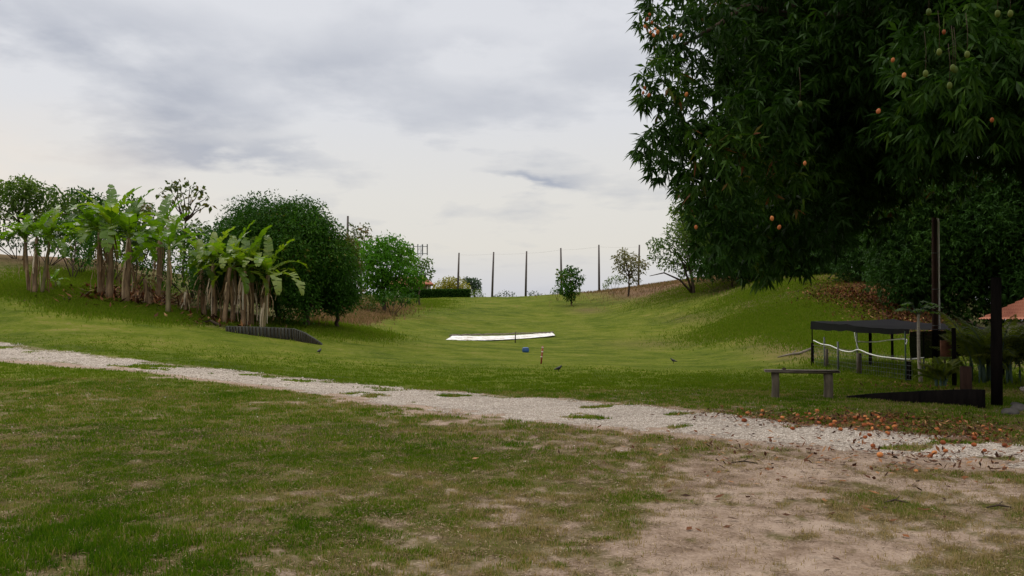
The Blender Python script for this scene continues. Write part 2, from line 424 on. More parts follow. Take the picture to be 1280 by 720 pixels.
M['litter'] = leafmat('litter_leaf', [(0, (.03,.015,.009)), (.5, (.085,.034,.017)), (.85, (.19,.07,.025)), (1, (.34,.19,.09))], .8, .1, .1, (1, .8, .6))
M['bark'] = simple('bark', (.028,.020,.014), (.085,.062,.045), 6, .95, .7, 20, stretch=(1, 1, .25), spec=.05)
M['paletrunk'] = simple('pale_bark', (.26,.22,.17), (.46,.40,.32), 10, .8, .4, stretch=(1, 1, 3))
M['pseudo'] = simple('banana_stem', (.06,.035,.02), (.33,.22,.12), 7, .75, .6, 22, stretch=(1, 1, .2))
M['pseudog'] = simple('banana_stem_green', (.07,.07,.02), (.27,.21,.11), 5, .7, .5, 22, stretch=(1, 1, .2))
M['wood'] = simple('weathered_wood', (.07,.055,.04), (.22,.185,.145), 9, .85, .6, 30, stretch=(.25, 1, 1))
M['post'] = simple('post_wood', (.04,.032,.022), (.13,.105,.07), 8, .85, .7, 30, stretch=(1, 1, .2))
M['darkpost'] = simple('creosoted_wood', (.0035,.003,.003), (.010,.008,.007), 8, .95, .6, 30, spec=.02, stretch=(1, 1, .2))
M['brownpole'] = simple('brown_pole', (.022,.012,.009), (.05,.028,.02), 8, .9, .6, 30, spec=.05, stretch=(1, 1, .2))
M['netpole'] = simple('net_pole', (.05,.04,.035), (.11,.09,.08), 4, .8, .3, stretch=(1, 1, .3))
M['white'] = simple('white_plastic', (.55,.54,.50), (.78,.77,.73), 6, .5, .15)
M['mast'] = simple('pale_mast', (.28,.29,.31), (.42,.43,.45), 5, .6, .1)
M['pipe'] = simple('white_pipe', (.78,.76,.70), (.88,.87,.83), 5, .45, .1)
M['sheet'] = simple('white_sheeting', (.28,.22,.15), (.72,.71,.68), 2.2, .8, .5, 5, detail=9, stretch=(.6, 1.4, 1))
M['sheet'].node_tree.nodes['Color Ramp'].color_ramp.elements[0].position = .43; M['sheet'].node_tree.nodes['Color Ramp'].color_ramp.elements[1].position = .49
M['concrete'] = None
M['rock'] = simple('rock', (.035,.032,.028), (.11,.10,.088), 5, .95, .7, 14)
M['blue'] = simple('blue_plastic', (.012,.055,.16), (.02,.09,.26), 5, .4, .05, spec=.5)
M['redstake'] = simple('red_stake', (.20,.035,.02), (.30,.06,.035), 8, .7, .2)
M['bird'] = simple('black_feather', (.008,.008,.010), (.022,.02,.022), 20, .5, .3)
M['rust'] = simple('rust_board', (.13,.05,.03), (.24,.10,.055), 8, .8, .4)
M['wall'] = simple('plaster', (.50,.45,.38), (.62,.57,.49), 3, .85, .3)
M['galv'] = simple('galvanised', (.07,.075,.07), (.15,.155,.15), 6, .7, .1)
M['green_rod'] = simple('green_rod', (.03,.06,.04), (.06,.10,.07), 6, .6, .1)
# shade cloth: woven, partly see-through
m, t, b = new_mat('shade_cloth'); M['cloth'] = m
b.inputs['Base Color'].default_value = (.006,.006,.0075, 1); b.inputs['Roughness'].default_value = .9; b.inputs['Specular IOR Level'].default_value = .04
tr = N(t, 'ShaderNodeBsdfTransparent'); ms = N(t, 'ShaderNodeMixShader'); ms.inputs[0].default_value = .97
t.links.new(tr.outputs[0], ms.inputs[1]); t.links.new(b.outputs[0], ms.inputs[2]); t.links.new(ms.outputs[0], t.nodes['Material Output'].inputs[0])
# mango skin
def fruitmat(name, stops):
    m, t, b = new_mat(name)
    oi = N(t, 'ShaderNodeObjectInfo'); n = N(t, 'ShaderNodeTexNoise'); n.inputs['Scale'].default_value = 9
    tcn = N(t, 'ShaderNodeTexCoord'); t.links.new(tcn.outputs['Object'], n.inputs['Vector'])
    f = mth(t, 'ADD', mth(t, 'MULTIPLY', oi.outputs['Random'], .6), mth(t, 'MULTIPLY', n.outputs[0], .4))
    r = ramp(t, stops); t.links.new(f, r.inputs[0]); t.links.new(r.outputs[0], b.inputs['Base Color']); b.inputs['Roughness'].default_value = .6; b.inputs['Specular IOR Level'].default_value = .15
    return m
M['fruit'] = fruitmat('mango_skin', [(.1, (.09,.02,.006)), (.4, (.24,.06,.015)), (.8, (.46,.17,.05))])
M['fruitgreen'] = fruitmat('green_mango_skin', [(.1, (.03,.055,.006)), (.8, (.08,.10,.015))])
# retaining boards of the ditch wall: dark wet boards with vertical pale streaks
m, t, b = new_mat('ditch_wall'); M['concrete'] = m
tcn = N(t, 'ShaderNodeTexCoord'); mp = N(t, 'ShaderNodeMapping'); mp.inputs['Scale'].default_value = (3.2, 3.2, .25)
t.links.new(tcn.outputs['Object'], mp.inputs[0])
n = N(t, 'ShaderNodeTexNoise'); n.inputs['Scale'].default_value = 2.2; n.inputs['Detail'].default_value = 5; t.links.new(mp.outputs[0], n.inputs[0])
r = ramp(t, [(.35, (.012,.013,.009)), (.62, (.035,.036,.024)), (.8, (.12,.11,.09))]); t.links.new(n.outputs[0], r.inputs[0]); t.links.new(r.outputs[0], b.inputs['Base Color'])
b.inputs['Roughness'].default_value = .85
# roof tile
m, t, b = new_mat('clay_tile'); M['tile'] = m
n = N(t, 'ShaderNodeTexNoise'); n.inputs['Scale'].default_value = 3
r = ramp(t, [(.3, (.20,.05,.025)), (.7, (.40,.15,.08))]); t.links.new(n.outputs[0], r.inputs[0]); t.links.new(r.outputs[0], b.inputs['Base Color']); b.inputs['Roughness'].default_value = .8

# ground material
m, t, b = new_mat('ground'); M['ground'] = m
tcn = N(t, 'ShaderNodeTexCoord')
def att(n_): return N(t, 'ShaderNodeAttribute', attribute_name=n_).outputs['Fac']
def noi(sc, det=5, ro=.6, st=None, dist=0):
    n_ = N(t, 'ShaderNodeTexNoise'); n_.inputs['Scale'].default_value = sc; n_.inputs['Detail'].default_value = det; n_.inputs['Roughness'].default_value = ro; n_.inputs['Distortion'].default_value = dist
    if st:
        mp_ = N(t, 'ShaderNodeMapping'); mp_.inputs['Scale'].default_value = st; t.links.new(tcn.outputs['Object'], mp_.inputs[0]); t.links.new(mp_.outputs[0], n_.inputs['Vector'])
    else: t.links.new(tcn.outputs['Object'], n_.inputs['Vector'])
    return n_.outputs[0]
big = noi(.09, 5, .6); mid = noi(.55, 6, .65, None, .3); fine = noi(5, 6, .75); vfine = noi(38, 4, .8); mow = noi(.5, 5, .65, (.6, 1.3, 1), .6)
gr1 = ramp(t, [(.38, (.028,.050,.002)), (.46, (.058,.088,.003)), (.54, (.098,.124,.008)), (.61, (.160,.145,.034))])
gv = mth(t, 'ADD', mth(t, 'ADD', mth(t, 'MULTIPLY', mid, .35), mth(t, 'MULTIPLY', big, .25)), mth(t, 'ADD', mth(t, 'MULTIPLY', fine, .20), mth(t, 'MULTIPLY', mow, .20)))
gv = mth(t, 'SUBTRACT', gv, mth(t, 'MULTIPLY', att('rough'), .085))  # darker unmown grass; on the right bank also painted tree shade
gv = mth(t, 'SUBTRACT', gv, mth(t, 'MULTIPLY', att('verge'), .07))
t.links.new(gv, gr1.inputs[0])
vf = ramp(t, [(.3, g3(.5)), (.7, g3(1.4))]); t.links.new(vfine, vf.inputs[0])
vf.color_ramp.elements[1].color = (1.4, 1.35, 1.3, 1)
gcol = mixc(t, 1.0, gr1.outputs[0], vf.outputs[0], 'MULTIPLY')
# thatch patches in the turf
th = mth(t, 'MULTIPLY_ADD', fine, 2.6, -1.05, clamp=True)
th = mth(t, 'MULTIPLY', th, mth(t, 'MULTIPLY_ADD', mid, 2.2, -.55, clamp=True))
gcol = mixc(t, mth(t, 'MULTIPLY', th, .5), gcol, (.20,.145,.07))
ro = mth(t, 'MULTIPLY', att('rough'), mth(t, 'MULTIPLY_ADD', mth(t, 'ADD', mth(t, 'MULTIPLY', fine, .5), mth(t, 'MULTIPLY', mid, .5)), 5.0, -2.2, clamp=True))
gcol = mixc(t, ro, gcol, (.15,.105,.06))
gcol = mixc(t, mth(t, 'MULTIPLY', att('near'), .62), gcol, (.095,.066,.034))
dfac = mth(t, 'MULTIPLY', att('dry'), mth(t, 'MULTIPLY_ADD', fine, 2.2, -.1, clamp=True), clamp=True)
drc = ramp(t, [(.3, (.085,.05,.03)), (.7, (.21,.13,.075))]); t.links.new(vfine, drc.inputs[0])
gcol = mixc(t, dfac, gcol, drc.outputs[0])
# bare soil
soil = ramp(t, [(.36, (.085,.054,.034)), (.45, (.18,.125,.088)), (.53, (.285,.21,.158)), (.65, (.38,.295,.23))])
t.links.new(mth(t, 'ADD', mth(t, 'ADD', mth(t, 'MULTIPLY', noi(1.6, 5, .7, None, .4), .45), mth(t, 'MULTIPLY', fine, .2)), mth(t, 'ADD', mth(t, 'MULTIPLY', vfine, .3), mth(t, 'MULTIPLY', att('bare'), .06))), soil.inputs[0])
sf = mth(t, 'ADD', att('bare'), mth(t, 'MULTIPLY', mth(t, 'SUBTRACT', fine, .5), .9))
sf = mth(t, 'ADD', sf, mth(t, 'MULTIPLY', mth(t, 'SUBTRACT', vfine, .5), .45))
sfr = ramp(t, [(.08, g3(0)), (.50, g3(1))]); t.links.new(sf, sfr.inputs[0])
gcol = mixc(t, sfr.outputs[0], gcol, soil.outputs[0])
# litter stain
lf = mth(t, 'MULTIPLY', att('litter'), mth(t, 'MULTIPLY_ADD', vfine, 3.0, -.7, clamp=True), clamp=True)
lc = ramp(t, [(.3, (.06,.03,.02)), (.6, (.17,.065,.03)), (.8, (.28,.14,.07))]); t.links.new(fine, lc.inputs[0])
gcol = mixc(t, lf, gcol, lc.outputs[0])
# gravel
vo = N(t, 'ShaderNodeTexVoronoi'); vo.inputs['Scale'].default_value = 22; t.links.new(tcn.outputs['Object'], vo.inputs['Vector'])
sepc = N(t, 'ShaderNodeSeparateColor'); t.links.new(vo.outputs['Color'], sepc.inputs[0])
gvr = ramp(t, [(0, (.32,.265,.215)), (.5, (.43,.365,.305)), (1, (.54,.47,.40))]); t.links.new(sepc.outputs[0], gvr.inputs[0])
gmul = ramp(t, [(.32, g3(.62)), (.62, g3(1.05))]); t.links.new(mth(t, 'ADD', mth(t, 'MULTIPLY', mid, .5), mth(t, 'MULTIPLY', fine, .5)), gmul.inputs[0])
gvc = mixc(t, 1.0, gvr.outputs[0], gmul.outputs[0], 'MULTIPLY')
rf = mth(t, 'ADD', att('road'), mth(t, 'MULTIPLY', mth(t, 'SUBTRACT', fine, .5), 1.1))
rfr = ramp(t, [(.42, g3(0)), (.60, g3(1))]); t.links.new(rf, rfr.inputs[0])
gcol = mixc(t, rfr.outputs[0], gcol, gvc)
t.links.new(gcol, b.inputs['Base Color']); b.inputs['Roughness'].default_value = .95; b.inputs['Specular IOR Level'].default_value = .03
bh = mth(t, 'ADD', mth(t, 'ADD', fine, mth(t, 'MULTIPLY', vfine, .35)), mth(t, 'MULTIPLY', mth(t, 'MULTIPLY', vo.outputs['Distance'], rfr.outputs[0]), -1.2))
bp = N(t, 'ShaderNodeBump'); bp.inputs['Strength'].default_value = .8; bp.inputs['Distance'].default_value = .05
t.links.new(bh, bp.inputs['Height']); t.links.new(bp.outputs[0], b.inputs['Normal'])
# gravel stones
m, t, b = new_mat('gravel_stone'); M['stone'] = m
a = N(t, 'ShaderNodeAttribute', attribute_name='rnd'); r = ramp(t, [(0, (.28,.23,.18)), (.5, (.43,.365,.305)), (1, (.58,.51,.44))]); t.links.new(a.outputs['Fac'], r.inputs[0]); t.links.new(r.outputs[0], b.inputs['Base Color']); b.inputs['Roughness'].default_value = .9

# ------------------------------------------------------------------ terrain sheet
rr = np.concatenate([[.0], np.exp(np.arange(math.log(1.5), math.log(180), .0125)), np.geomspace(185, 3500, 40)])
front = np.arange(-42, 42.01, .16)
back = np.arange(45, 315.01, 3.0)
an = np.radians(np.concatenate([front, back]))
A, Rr = np.meshgrid(an, rr)
gx = (Rr*np.sin(A)); gy = (Rr*np.cos(A))
fx, fy = gx.ravel(), gy.ravel()
gz = H(fx, fy)
rd = np.clip(.5+road_rag(fx, fy)*.8, 0, 1)
rd = np.where((fy > 1), rd, 0)*sstep(60, 45, np.hypot(fx, fy))
rd = np.maximum(rd, drive_field(fx, fy)*.95)
# grassy strips along the middle of the track
na, nr = len(an), len(rr)
i, j = np.meshgrid(np.arange(nr-1), np.arange(na), indexing='ij')
j2 = (j+1) % na
Fq = np.stack([i*na+j, (i+1)*na+j, (i+1)*na+j2, i*na+j2], -1).reshape(-1, 4)[:, ::-1]
gnd = nmesh('ground', np.stack([fx, fy, gz], -1), Fq, M['ground'], None, True,
            dict(road=rd, bare=bare_field(fx, fy), litter=litter_field(fx, fy), dry=dry_field(fx, fy), rough=rough_shade_field(fx, fy), verge=verge_field(fx, fy), near=sstep(24, 12, fy)*sstep(.3, -.5, road_field(fx, fy))*(fy < 24)))
tag(gnd, kind='structure')

# ------------------------------------------------------------------ vegetation builders
def unit(n, r=rng):
    v = r.normal(size=(n, 3)); return v/np.linalg.norm(v, axis=1, keepdims=True)
def leaf_quads(P, D, Lg, W, rnd, side=None, droop=.15):
    """lanceolate leaves: P base, D direction"""
    n = len(P)
    Lg = np.broadcast_to(np.asarray(Lg, float), (n,))[:, None]; W = np.broadcast_to(np.asarray(W, float), (n,))[:, None]
    q = unit(n) if side is None else side
    s = np.cross(D, q); s /= np.maximum(np.linalg.norm(s, axis=1, keepdims=True), 1e-6)
    dn = np.array([[0, 0, -1.]])
    mid_ = P+D*Lg*.45
    tip = P+D*Lg+dn*Lg*droop
    V = np.stack([P, mid_+s*W/2, tip, mid_-s*W/2], 1).reshape(-1, 3)
    F = np.arange(n*4).reshape(n, 4)
    return V, F, np.repeat(rnd, 4)
def crown(clumps, dens, Lg, W, mat, root, rosette=0, down=.3, up=.25, inner=.35, shell=(.72, 1.12), name='crown', rscale=1.0):
    Ps, Ds, Rs = [], [], []
    for (x, y, z, r) in clumps:
        dv = dens*rng.uniform(.7, 1.25); n = max(6, int(dv*4*math.pi*r*r/(rosette or 1)))
        uo = unit(n); uo[:, 2] += up*rng.random(n); uo /= np.linalg.norm(uo, axis=1, keepdims=True)
        rad = r*np.where(rng.random(n) < inner, rng.random(n)**.6, shell[0]+(shell[1]-shell[0])*rng.random(n))
        rad = rad*(1+.22*np.sin(uo[:, 0]*5+x)*np.cos(uo[:, 1]*6+y))
        p = np.array([x, y, z])+uo*rad[:, None]*np.array([1, 1, .85])
        base = rng.random()**1.5*.45
        if rosette:
            k = rosette
            p = np.repeat(p, k, 0); uo2 = np.repeat(uo, k, 0)
            d = uo2*.45+unit(len(p))*1.0+np.array([0, 0, -down])
            rn = np.repeat(rng.random(n), k)*.5+rng.random(len(p))*.5
        else:
            d = uo*.6+unit(n)*.8+np.array([0, 0, -down]); rn = rng.random(n)
        d /= np.linalg.norm(d, axis=1, keepdims=True)
        Ps.append(p); Ds.append(d); Rs.append(np.clip(rn*.65*rscale+base, 0, 1))
    P = np.concatenate(Ps); D = np.concatenate(Ds); rn = np.concatenate(Rs)
    n = len(P)
    V, F, rn = leaf_quads(P, D, Lg*(.45+.85*rng.random(n)), W*(.6+.7*rng.random(n)), rn)
    V -= np.array(root.location)
    o = nmesh(name, V, F, mat, root, False, dict(rnd=rn)); return o
def curve(a, b, sag=0, n=6, wob=0):
    a = Vector(a); b = Vector(b); out = []
    for k in range(n+1):
        s = k/n; p = a.lerp(b, s); p.z += sag*math.sin(math.pi*s)
        if 0 < k < n: p += Vector([(random.random()-.5)*wob for _ in range(3)])
        out.append(p)
    return out
def trunkmesh(root, base, fork, r, clumps, mat, maxl=14, wob=.15, name='trunk'):
    mb = MB(); base = Vector(base); fork = Vector(fork)
    pts = curve(base-Vector((0, 0, .3)), fork, 0, 6, wob)
    mb.tube(pts, [r*(1.35 if k == 0 else 1.12-.07*k) for k in range(7)], 10, True, .12)
    cl = list(clumps); random.shuffle(cl)
    for c in cl[:maxl]:
        e = Vector(c[:3]); q = curve(fork-Vector((0, 0, r)), e, (e-fork).length*.08, 6, wob*1.5)
        r0 = r*.5
        mb.tube(q, [r0*(1-k/7.5)+.01 for k in range(7)], 6, True, .1)
    return mb.build(name, mat, root, True)
def ell_clumps(c, rad, n, r, zmin=None, shellbias=.5, seed=0):
    g = np.random.default_rng(seed); out = []
    while len(out) < n:
        v = g.normal(size=3); v /= np.linalg.norm(v); s = g.random()**shellbias if shellbias else 1
        s = .45+.55*s
        p = np.array(c)+v*s*(np.array(rad)-r*.6)
        if zmin is not None and p[2]-r*.7 < zmin: continue
        out.append((p[0], p[1], p[2], r*(.7+.6*g.random())))
    return out
def tree(name, base, clumps, dens, Lg, W, leaf, tr, label, cat='tree', group=None, fork=None, bark='bark', maxl=14, **kw):
    base = Vector(base)
    root = thing(name, base, label, cat, group)
    cz = sum(c[2] for c in clumps)/len(clumps); cx = sum(c[0] for c in clumps)/len(clumps); cy = sum(c[1] for c in clumps)/len(clumps)
    if fork is None: fork = (base.x+(cx-base.x)*.3, base.y+(cy-base.y)*.3, base.z+(cz-base.z)*.5)
    trunkmesh(root, base, fork, tr, clumps, M[bark], maxl)
    crown(clumps, dens, Lg, W, M[leaf], root, **kw)
    return root
def px_clumps(lst, d, dj=1.5, zs=1):
    """clumps listed as (column, row, radius in photo px), put at distance d"""
    out = []
    for q in lst:
        dd = d+(random.random()-.5)*2*dj if len(q) < 4 else q[3]
        p = pt(q[0], q[1], dd); out.append((p.x, p.y, p.z, q[2]/FPX*dd))
    return out

# ------------------------------------------------------------------ the big mango tree on the right
CL = [(835,12,40),(880,38,42),(838,72,30),(830,105,40),(880,112,46),(930,60,50),(850,150,36),(842,188,38),(895,190,55),(880,232,36),(905,268,42),(905,305,40),
      (960,230,66),(955,315,45),(960,150,62),(990,80,60),(1000,290,60),(1010,200,60),(900,-20,50),(960,0,55),(820,38,24),(815,182,26),(825,212,20),(860,247,22),(812,118,22)]
big_c = px_clumps(CL, 18, 1.6)
big_c += ell_clumps((12.6, 18.5, 9.0), (8.6, 7.4, 7.2), 120, 1.45, 2.9, .45, 5)
big_c += ell_clumps((10.0, 15.5, 7.0), (5.0, 4.0, 4.0), 22, 1.1, 3.4, .6, 8)
big_c += ell_clumps((11.5, 22.0, 6.2), (6.6, 4.0, 3.8), 70, 1.3, 2.7, .5, 9)
big_c += ell_clumps((14.5, 19.5, 6.8), (6.0, 5.0, 2.8), 34, 1.3, 4.0, .5, 10)
base = (13.6, 18.5, Hs(13.6, 18.5))
def _prj(c): return 640+FPX*c[0]/c[1], HOR-FPX*(c[2]-c[3]*.9-EYE)/c[1]
def _keep(c):
    a_, b_ = _prj(c); return not ((a_ > 1075 and b_ > 262) or (a_ > 1010 and b_ > 318))
big_c = [c for c in big_c if _keep(c)]
root = thing('mango_tree', base, 'huge dark mango tree with hanging fruit overhanging the right side of the lawn and track', 'mango tree')
trunkmesh(root, base, (13.4, 18.5, 6.2), .42, [c for c in big_c if c[2] > 7.5], M['bark'], 26, .3)
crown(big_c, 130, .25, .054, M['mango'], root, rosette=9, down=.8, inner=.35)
# long bare bough at the top left of the crown
mb = MB()
mb.tube([Vector((10.5, 18.3, 7.2)), pt(985,20,18), pt(930,8,17.5), pt(900,30,17.5), pt(868,48,17.5), pt(845,62,17.5)], [.16,.10,.07,.05,.035,.02], 8)
mb.build('bough', M['bark'], root, True)
def mango_mesh(name, r=.05):
    mb = MB(); mb.blob((0, 0, 0), r, 10, 8, .02, (.92, .85, 1.2)); o = mb.build(name, M['fruit'], None, True); me = o.data
    bpy.data.objects.remove(o); return me
fme = mango_mesh('fruit'); fmg = mango_mesh('fruit'); fmg.materials.clear(); fmg.materials.append(M['fruitgreen'])
HF_ = [(812,18,15.2),(815,28,15.2),(809,24,15.3),(819,36,15.2),(817,44,15.1),(822,40,15.4),(806,33,15.2),(813,40,15.2),(851,44,15.8),(843,46,15.7),(804,116,15.6),(811,119,15.6),(858,118,15.7),(806,110,15.5),
      (965,273,13.5),(970,283,13.4),(974,284,13.5),(966,290,13.4),(1098,139,11.2),(1134,116,11.4),(1130,94,11.4),(1008,210,12.5),(1006,204,12.6),(1104,2,11.5),(1116,75,11.6),(961,106,15),(870,284,15.5),(1194,120,11.5),(1240,150,11.5),(1035,60,12.5),(1180,40,11.5)]
HF = [q for i, q in enumerate(HF_) if q[0] < 900 or i % 2 == 0]
for q in HF:
    o = bpy.data.objects.new('fruit', fme); C.objects.link(o); o.parent = root; o.location = pt(*q)-Vector(base)
    o.scale = [.5+.22*random.random()]*3; o.rotation_euler = (random.random()*.5, random.random()*.5, random.random()*6)
for q in [(1157,92,11.2),(1191,85,11.2),(1194,87,11.2),(1247,17,11.2),(1263,17,11.2),(1161,15,11.4),(1187,107,11.3),(1174,65,11.4),(1209,68,11.4),(1000,130,13)]:
    o = bpy.data.objects.new('fruit', fmg); C.objects.link(o); o.parent = root; o.scale = (.75,.75,.8); o.location = pt(*q)-Vector(base); o['label'] = 'unripe green mango hanging on its stalk'
    mb = MB(); p = pt(*q); mb.tube([p+Vector((0, 0, .05)), p+Vector((.01, 0, .3)), p+Vector((.0, .02, .55))], .004, 5); mb.build('fruit_stalk', M['bark'], root)

# ------------------------------------------------------------------ trees on the right bank behind it
def bank_tree(px, d, top, halfw, bottom, n, label, leaf='mangoback', dens=46, r=1.3, seed=1, Lg=.26, W=.075, tr=.3, kind='shade_tree'):
    b0 = onx(px, d); zt = pt(px, top, d).z; zb = max(pt(px, bottom, d).z, b0.z-.5); hw = halfw/FPX*d
    cz = (zt+zb)/2; c = ell_clumps((b0.x, b0.y, cz), (hw, min(hw, 5), (zt-zb)/2+.2), n, r, zb-.6, .5, seed)
    return tree(kind, b0, c, dens, Lg, W, leaf, tr, label, 'tree', 'shade trees along the right bank', rosette=6, down=.35)
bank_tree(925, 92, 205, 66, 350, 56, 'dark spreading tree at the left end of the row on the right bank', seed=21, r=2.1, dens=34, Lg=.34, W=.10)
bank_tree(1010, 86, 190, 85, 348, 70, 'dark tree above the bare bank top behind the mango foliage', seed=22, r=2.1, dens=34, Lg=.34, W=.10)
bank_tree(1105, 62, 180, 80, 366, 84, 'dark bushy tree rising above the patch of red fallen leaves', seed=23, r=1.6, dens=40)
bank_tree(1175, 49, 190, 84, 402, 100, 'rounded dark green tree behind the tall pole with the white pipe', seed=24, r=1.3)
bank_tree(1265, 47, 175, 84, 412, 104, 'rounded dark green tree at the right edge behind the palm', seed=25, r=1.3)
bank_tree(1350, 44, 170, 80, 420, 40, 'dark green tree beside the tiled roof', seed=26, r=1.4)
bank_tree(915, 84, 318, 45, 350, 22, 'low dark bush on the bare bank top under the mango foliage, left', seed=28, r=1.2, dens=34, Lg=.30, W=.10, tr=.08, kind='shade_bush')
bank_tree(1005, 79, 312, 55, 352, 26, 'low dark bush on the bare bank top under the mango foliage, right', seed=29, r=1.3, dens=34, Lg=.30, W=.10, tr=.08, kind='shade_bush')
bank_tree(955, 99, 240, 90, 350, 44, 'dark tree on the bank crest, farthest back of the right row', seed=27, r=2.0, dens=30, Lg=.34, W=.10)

# ------------------------------------------------------------------ lighter trees right of centre
def ptree(name, px, d, lst, dens, Lg, W, leaf, tr, label, group=None, row=None, fork=None, dj=1.2, **kw):
    b0 = onx(px, d); cl = px_clumps(lst, d, dj)
    if fork: fork = pt(fork[0], fork[1], d)
    return tree(name, b0, cl, dens, Lg, W, leaf, tr, label, 'tree', group, fork, **kw)
ptree('roadside_tree', 868, 88, [(850,262,14),(862,275,18),(845,290,14),(835,308,16),(820,305,10),(852,318,18),(868,300,22),(835,330,12),(872,325,18),(856,340,12),(818,322,8),(888,330,18),(880,280,20)],
      15, .38, .16, 'light', .16, 'sparse light green tree with leaning stems beside the dark mango foliage', fork=(864,335), maxl=13, inner=.5)
mb = MB(); b0 = onx(866, 88)
mb.tube([b0, pt(850,350,88), pt(830,341,88), pt(812,345,88)], [.12,.1,.07,.03], 7); mb.tube([b0, pt(852,325,88), pt(838,305,88)], [.12,.09,.03], 7)
o = mb.build('bare_limb', M['bark']); o['label'] = 'bare grey limbs leaning left over the dry bank crest'; o['category'] = 'bush'; o.name = 'leaning_bush'
ptree('dusty_tree', 786, 108, [(780,320,9),(790,325,10),(775,332,8),(797,335,10),(785,340,10),(770,322,5),(803,330,6),(777,315,5),(792,348,8)],
      14, .40, .18, 'dusty', .12, 'thin brownish tree on the crest just left of the last net pole', fork=(786,345), maxl=9, inner=.5)
ptree('small_tree', 714, 105, [(712,340,7),(703,343,7),(720,342,7),(711,351,8),(700,353,6),(722,353,6),(708,361,9),(717,363,8),(699,363,4),(712,335,4),(727,347,4),(712,369,7)],
      22, .40, .20, 'dome', .09, 'small round-leaved tree standing alone on the upper lawn', fork=(714,366), maxl=10)
for k, (px, d, lst, lab, lf) in enumerate([
    (697, 112, [(692,364,3.5),(697,362,4),(702,365,3.5)], 'low bright bush at the foot of the lone small tree', 'light'),
    (768, 116, [(762,352,5),(770,349,6),(778,350,5),(757,357,4)], 'low thin bush on the crest between the net poles', 'light'),
    (895, 84, [(882,338,9),(895,335,10),(908,338,8),(872,345,7)], 'dense dark bush under the sparse leaning tree', 'dome'),
    (628, 136, [(618,371,3),(624,369,4),(632,367,5),(640,369,4)], 'low thin bush behind the second net pole on the crest', 'bluegreen'),
    (665, 137, [(662,369,4),(668,367,4),(674,369,3)], 'low thin bush between the third and fourth net poles', 'bluegreen'),
    (592, 134, [(588,368,5),(596,366,6),(603,369,4)], 'low green bush right of the clipped hedge end', 'light')]):
    b0 = onx(px, d); cl = px_clumps(lst, d, .6)
    root = thing('bush', b0, lab, 'bush')
    crown(cl, 18, .32, .14, M[lf], root, inner=.5, name='foliage')
    for c in cl: mb = MB(); mb.tube(curve(b0-Vector((0, 0, .2)), c[:3], .1, 4, .05), .02, 5); mb.build('stem', M['bark'], root)

# ------------------------------------------------------------------ poles of the range net, with the cable along their tops
tops = []
for px, top, d, lab in [(572,316,129,'leftmost net pole, rising from behind the yellow bush'),(615,315,130,'net pole standing alone right of the hedge'),(657,314,130,'net pole in the open middle of the crest'),
                        (702,310,129,'net pole rising from behind the lone small tree'),(749,306,128,'net pole on the crest left of the brownish tree'),(798,306,126,'rightmost net pole, half behind the brownish tree'),
                        (433,270,96,'taller dark pole above the trees on the left')]:
    b0 = onx(px, d); tp = pt(px, top, d); lean = Vector((random.uniform(-.25, .25), 0, 0))
    mb = MB(); mb.tube([b0-Vector((0, 0, .4)), b0.lerp(tp+lean, .5), tp+lean], [.17, .15, .11], 9, True, .04)
    o = mb.build('net_pole', M['netpole'], None, True); tag(o, lab, 'pole', 'poles along the top of the range')
    if px > 500: tops.append(tp+lean-Vector((0, 0, .3)))
mb = MB()
for a, b_ in zip(tops, tops[1:]): mb.tube(curve(a+Vector((.14,0,0)), b_-Vector((.14,0,0)), -.08, 8), .007, 4)
tag(mb.build('cable', M['netpole']), 'thin cable strung between the tops of the net poles', 'cable')

# ------------------------------------------------------------------ hedge, yellow bush, roof, mast behind the crest
root = thing('clipped_hedge', onx(553, 127), 'low square clipped dark green hedge at the left end of the crest', 'hedge')
P = []
a, b_ = pt(505, 369, 127), pt(588, 369, 127)
n = 26000; s = rng.random(n); hw, hh = 1.0, .85
face = rng.integers(0, 3, n); ty = rng.uniform(-1, 1, n); tz = rng.uniform(-1, 1, n)
oy = np.where(face == 0, -1, ty)*hw; oz = np.where(face == 1, 1, tz)*hh
px_ = a.x+(b_.x-a.x)*s; py_ = 127+oy+rng.normal(0, .06, n)
zb = Hs((a.x+b_.x)/2, 127)
tpz = pt(553, 363, 127).z
P = np.stack([px_, py_, (tpz-hh)+oz+rng.normal(0, .05, n)], -1)
D = unit(n)*.8+np.array([0, -.4, .3]); D /= np.linalg.norm(D, axis=1, keepdims=True)
V, F, rn = leaf_quads(P, D, .22, .12, rng.random(n)); V -= np.array(root.location)
nmesh('foliage', V, F, M['hedge'], root, False, dict(rnd=rn))
for k in range(8):
    mb = MB(); x_ = a.x+(b_.x-a.x)*(k+.5)/8; mb.tube([(x_, 127, Hs(x_, 127)-.2), (x_+.1, 127, tpz-.5)], .03, 5); mb.build('stem', M['bark'], root)
ptree('yellow_bush', 563, 131, [(552,358,10),(562,354,10),(572,356,11),(580,361,8),(547,364,7),(560,362,10),(570,364,10),(583,366,6)], 26, .30, .16, 'yellow', .15, 'round yellow-green bush behind the clipped hedge', fork=(563,366), dj=.8)
ptree('dark_tree', 594, 150, [(588,352,5),(594,354,7),(590,359,6),(598,360,4),(583,350,4)], 20, .5, .25, 'bluegreen', .15, 'dark distant tree poking out right of the yellow bush', dj=.6)
